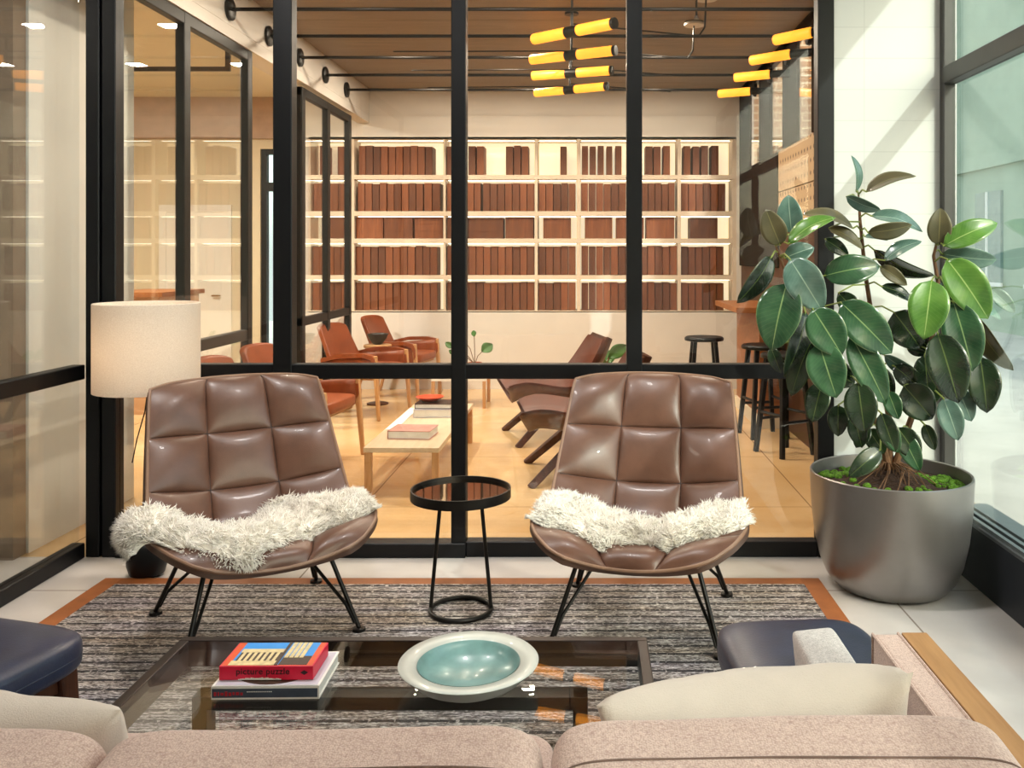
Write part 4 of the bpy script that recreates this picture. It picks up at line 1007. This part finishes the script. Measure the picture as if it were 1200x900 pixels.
# low oak table with books and bowls
lt = thing('low_table', 'low rectangular oak table in the rear room between the chair rows', 'table', (-1.075, 5.96, 0))
MB().box(-.22, .22, -.78, .78, .262, .292).build('table_top', wood('pale_oak', 'CDB494', 'E0CBAE', .3, axis=1), lt, smooth=False, bevel=.003)
for a in (-.195, .195):
    for b in (-.755, .755): MB().box(a-.02, a+.02, b-.02, b+.02, 0, .262).build('leg', M['oakz'], lt, smooth=False, bevel=.003)
def flat_book(label, c, w, d, h, cov, rz=0):
    t = thing('book', label, 'book', c, rz, 'books on the low oak table')
    b = MB(); b.box(-w/2, w/2, -d/2, d/2, 0, .004); b.box(-w/2, w/2, -d/2, d/2, h-.004, h); b.box(-w/2, -w/2+.004, -d/2, d/2, 0, h); b.build('cover', cov, t, smooth=False)
    MB().box(-w/2+.004, w/2-.005, -d/2+.004, d/2-.004, .004, h-.004).build('pages', M['book'], t, smooth=False)
flat_book('pink covered thick book at the near end of the low oak table', (-1.07, 5.52, .2925), .26, .22, .05, M['pink'], -.08)
flat_book('tall pale book lowest in the far stack on the low oak table', (-1.06, 6.25, .2925), .27, .22, .055, M['bookgrey'], .05)
flat_book('dark covered book topmost in the far stack on the low oak table', (-1.06, 6.26, .348), .25, .20, .035, M['dkbrown'], -.02)
MB().box(-1.285, -1.22, 5.7, 6.5, .2925, .297).centred('paper_sheet', M['book'], smooth=False)
tag(bpy.context.scene.objects['paper_sheet'], 'long white paper runner along the edge of the low oak table', 'paper')
def small_bowl(label, c):
    o = MB().lathe([(.03, 0), (.05, .006), (.095, .03), (.10, .034), (.094, .034), (.05, .012), (.001, .01)], n=32).build('shallow_dish', M['bowlred'], loc=c); tag(o, label, 'dish', 'orange dishes on the books')
small_bowl('orange dish on the dark book, nearer the armchairs', (-1.1, 6.27, .3835)); small_bowl('orange dish at the far end of the low oak table', (-1.03, 6.62, .2925))

# white small table with potted plant
wt = thing('small_table', 'small white topped table in front of the shelving', 'table', (-1.18, 8.42, 0))
MB().box(-.25, .25, -.2, .2, .25, .275).build('table_top', M['white'], wt, smooth=False, bevel=.003)
for a in (-.235, .235):
    for b in (-.185, .185): MB().box(a-.015, a+.015, b-.015, b+.015, 0, .25).build('leg', M['oakz'], wt, smooth=False)
def small_plant(name, label, loc, hp, leaves_, pm_, sc_=1.0):
    t = thing(name, label, 'plant', loc)
    MB().lathe([(.045*sc_, 0), (.06*sc_, .01), (.07*sc_, hp), (.062*sc_, hp), (.058*sc_, hp-.02), (.001, hp-.02)], n=28).build('pot', pm_, t)
    st_ = MB(); V2 = MB()
    for (a, rad, z, L_, W_) in leaves_:
        b = Vector((rad*math.cos(a), rad*math.sin(a), z)); st_.tube([(0, 0, hp-.02), Vector((b.x*.4, b.y*.4, lerp(hp, z, .6))), b], .004*sc_, 6)
        ax = Vector((math.cos(a)*.7, math.sin(a)*.7, .6)).normalized(); sd2 = ax.cross(Vector((0, -1, .3))).normalized()
        V2.grid(lambda u, v: b+ax*L_*v+sd2*(2*u-1)*W_/2*(math.sin(PI*min(.98, max(.03, v))))**.7 + Vector((0, 0, -.12*L_*v*v))+Vector((0, -1, 0))*.15*W_*abs(2*u-1), 6, 8)
    st_.build('stems', M['bark'], t); V2.build('leaves', mat('pot_leaf', '3F6B2C', .35, 0, .2, 12), t).modifiers.new('thickness', 'SOLIDIFY').thickness = .001
small_plant('potted_plant', 'small copper pot with a sprawling green plant on the white topped table', (-1.06, 8.46, .2755), .12, [(2.9, .22, .25, .10, .06), (2.6, .14, .33, .10, .05), (1.8, .05, .36, .10, .05), (.3, .07, .22, .13, .11), (3.4, .18, .2, .08, .05)], M['copper'])
small_plant('potted_plant', 'young rubber plant in a pale pot behind the easy chairs', (.14, 7.75, 0), .26, [(1.2, .04, .45, .22, .12), (-.4, .05, .52, .22, .12), (2.6, .07, .5, .2, .11), (-1.8, .05, .42, .22, .12)], M['offw'], 1.8)

# bar and stools
bar = thing('bar_counter', 'wooden bar counter under the high windows', 'counter', (1.38, 7.8, 0))
MB().box(-.18, .21, -.6, .6, .94, .985).build('counter_top', M['barwood'], bar, smooth=False, bevel=.003)
MB().box(.02, .20, -.52, .58, .1, .94).build('base_panel', M['barwood'], bar, smooth=False)
MB().box(0, .2, -.54, .58, .0, .1).build('plinth', M['cream'], bar, smooth=False)
def stool():
    t = thing('bar_stool', '', 'stool', group='black bar stools')
    MB().lathe([(.14, .675), (.165, .68), (.168, .70), (.155, .712), (.001, .708)], n=36).build('seat', M['black'], t)
    for a in range(4):
        k = a*PI/2+PI/4; MB().prism((.2*math.cos(k), .2*math.sin(k), 0), (.12*math.cos(k), .12*math.sin(k), .68), (.03, .03), (.034, .034)).build('leg', M['black'], t, smooth=False, bevel=.003)
    for a in range(4):
        k0 = a*PI/2+PI/4; k1 = k0+PI/2; r = .172; z = .24+.05*(a % 2)
        MB().tube([(r*math.cos(k0), r*math.sin(k0), z), (r*math.cos(k1), r*math.sin(k1), z)], .011, 8).build('stretcher', M['black'], t)
    return t
s0 = stool(); s0.location = (1.0, 7.66, 0); s0['label'] = 'black bar stool beside the bar counter, farthest from the glass wall'
dup(s0, (1.37, 6.98, 0), .2, 'black bar stool at the near end of the bar counter, middle of three')
dup(s0, (1.40, 6.36, 0), .5, 'black bar stool nearest the glass wall, behind the rubber plant leaves')

# reception counter in the lobby and details
rc = thing('reception_desk', 'pale wood fronted reception desk in the lobby behind the side partition', 'desk', (-4.02, 8.2, 0))
MB().box(-.25, .25, -.3, .5, 0, 1.04).build('body', wood('desk_front', 'B98E66', 'D0A884', .5), rc, smooth=False)
MB().box(-.29, .29, -.34, .54, 1.04, 1.08).build('worktop', M['barwood'], rc, smooth=False)
rail = thing('ceiling_track', 'black ceiling track with a spotlight in the lobby', 'light', (-3.3, 6.4, 2.72))
MB().box(-.5, .75, -.015, .015, 0, .03).box(.72, .75, -.015, .015, .03, .48).build('track', M['rod'], rail, smooth=False)
MB().lathe([(.06, -.10), (.07, -.09), (.07, .06), (.03, .09)], n=24).build('spot', M['rod'], rail, loc=(-.42, 0, 0))
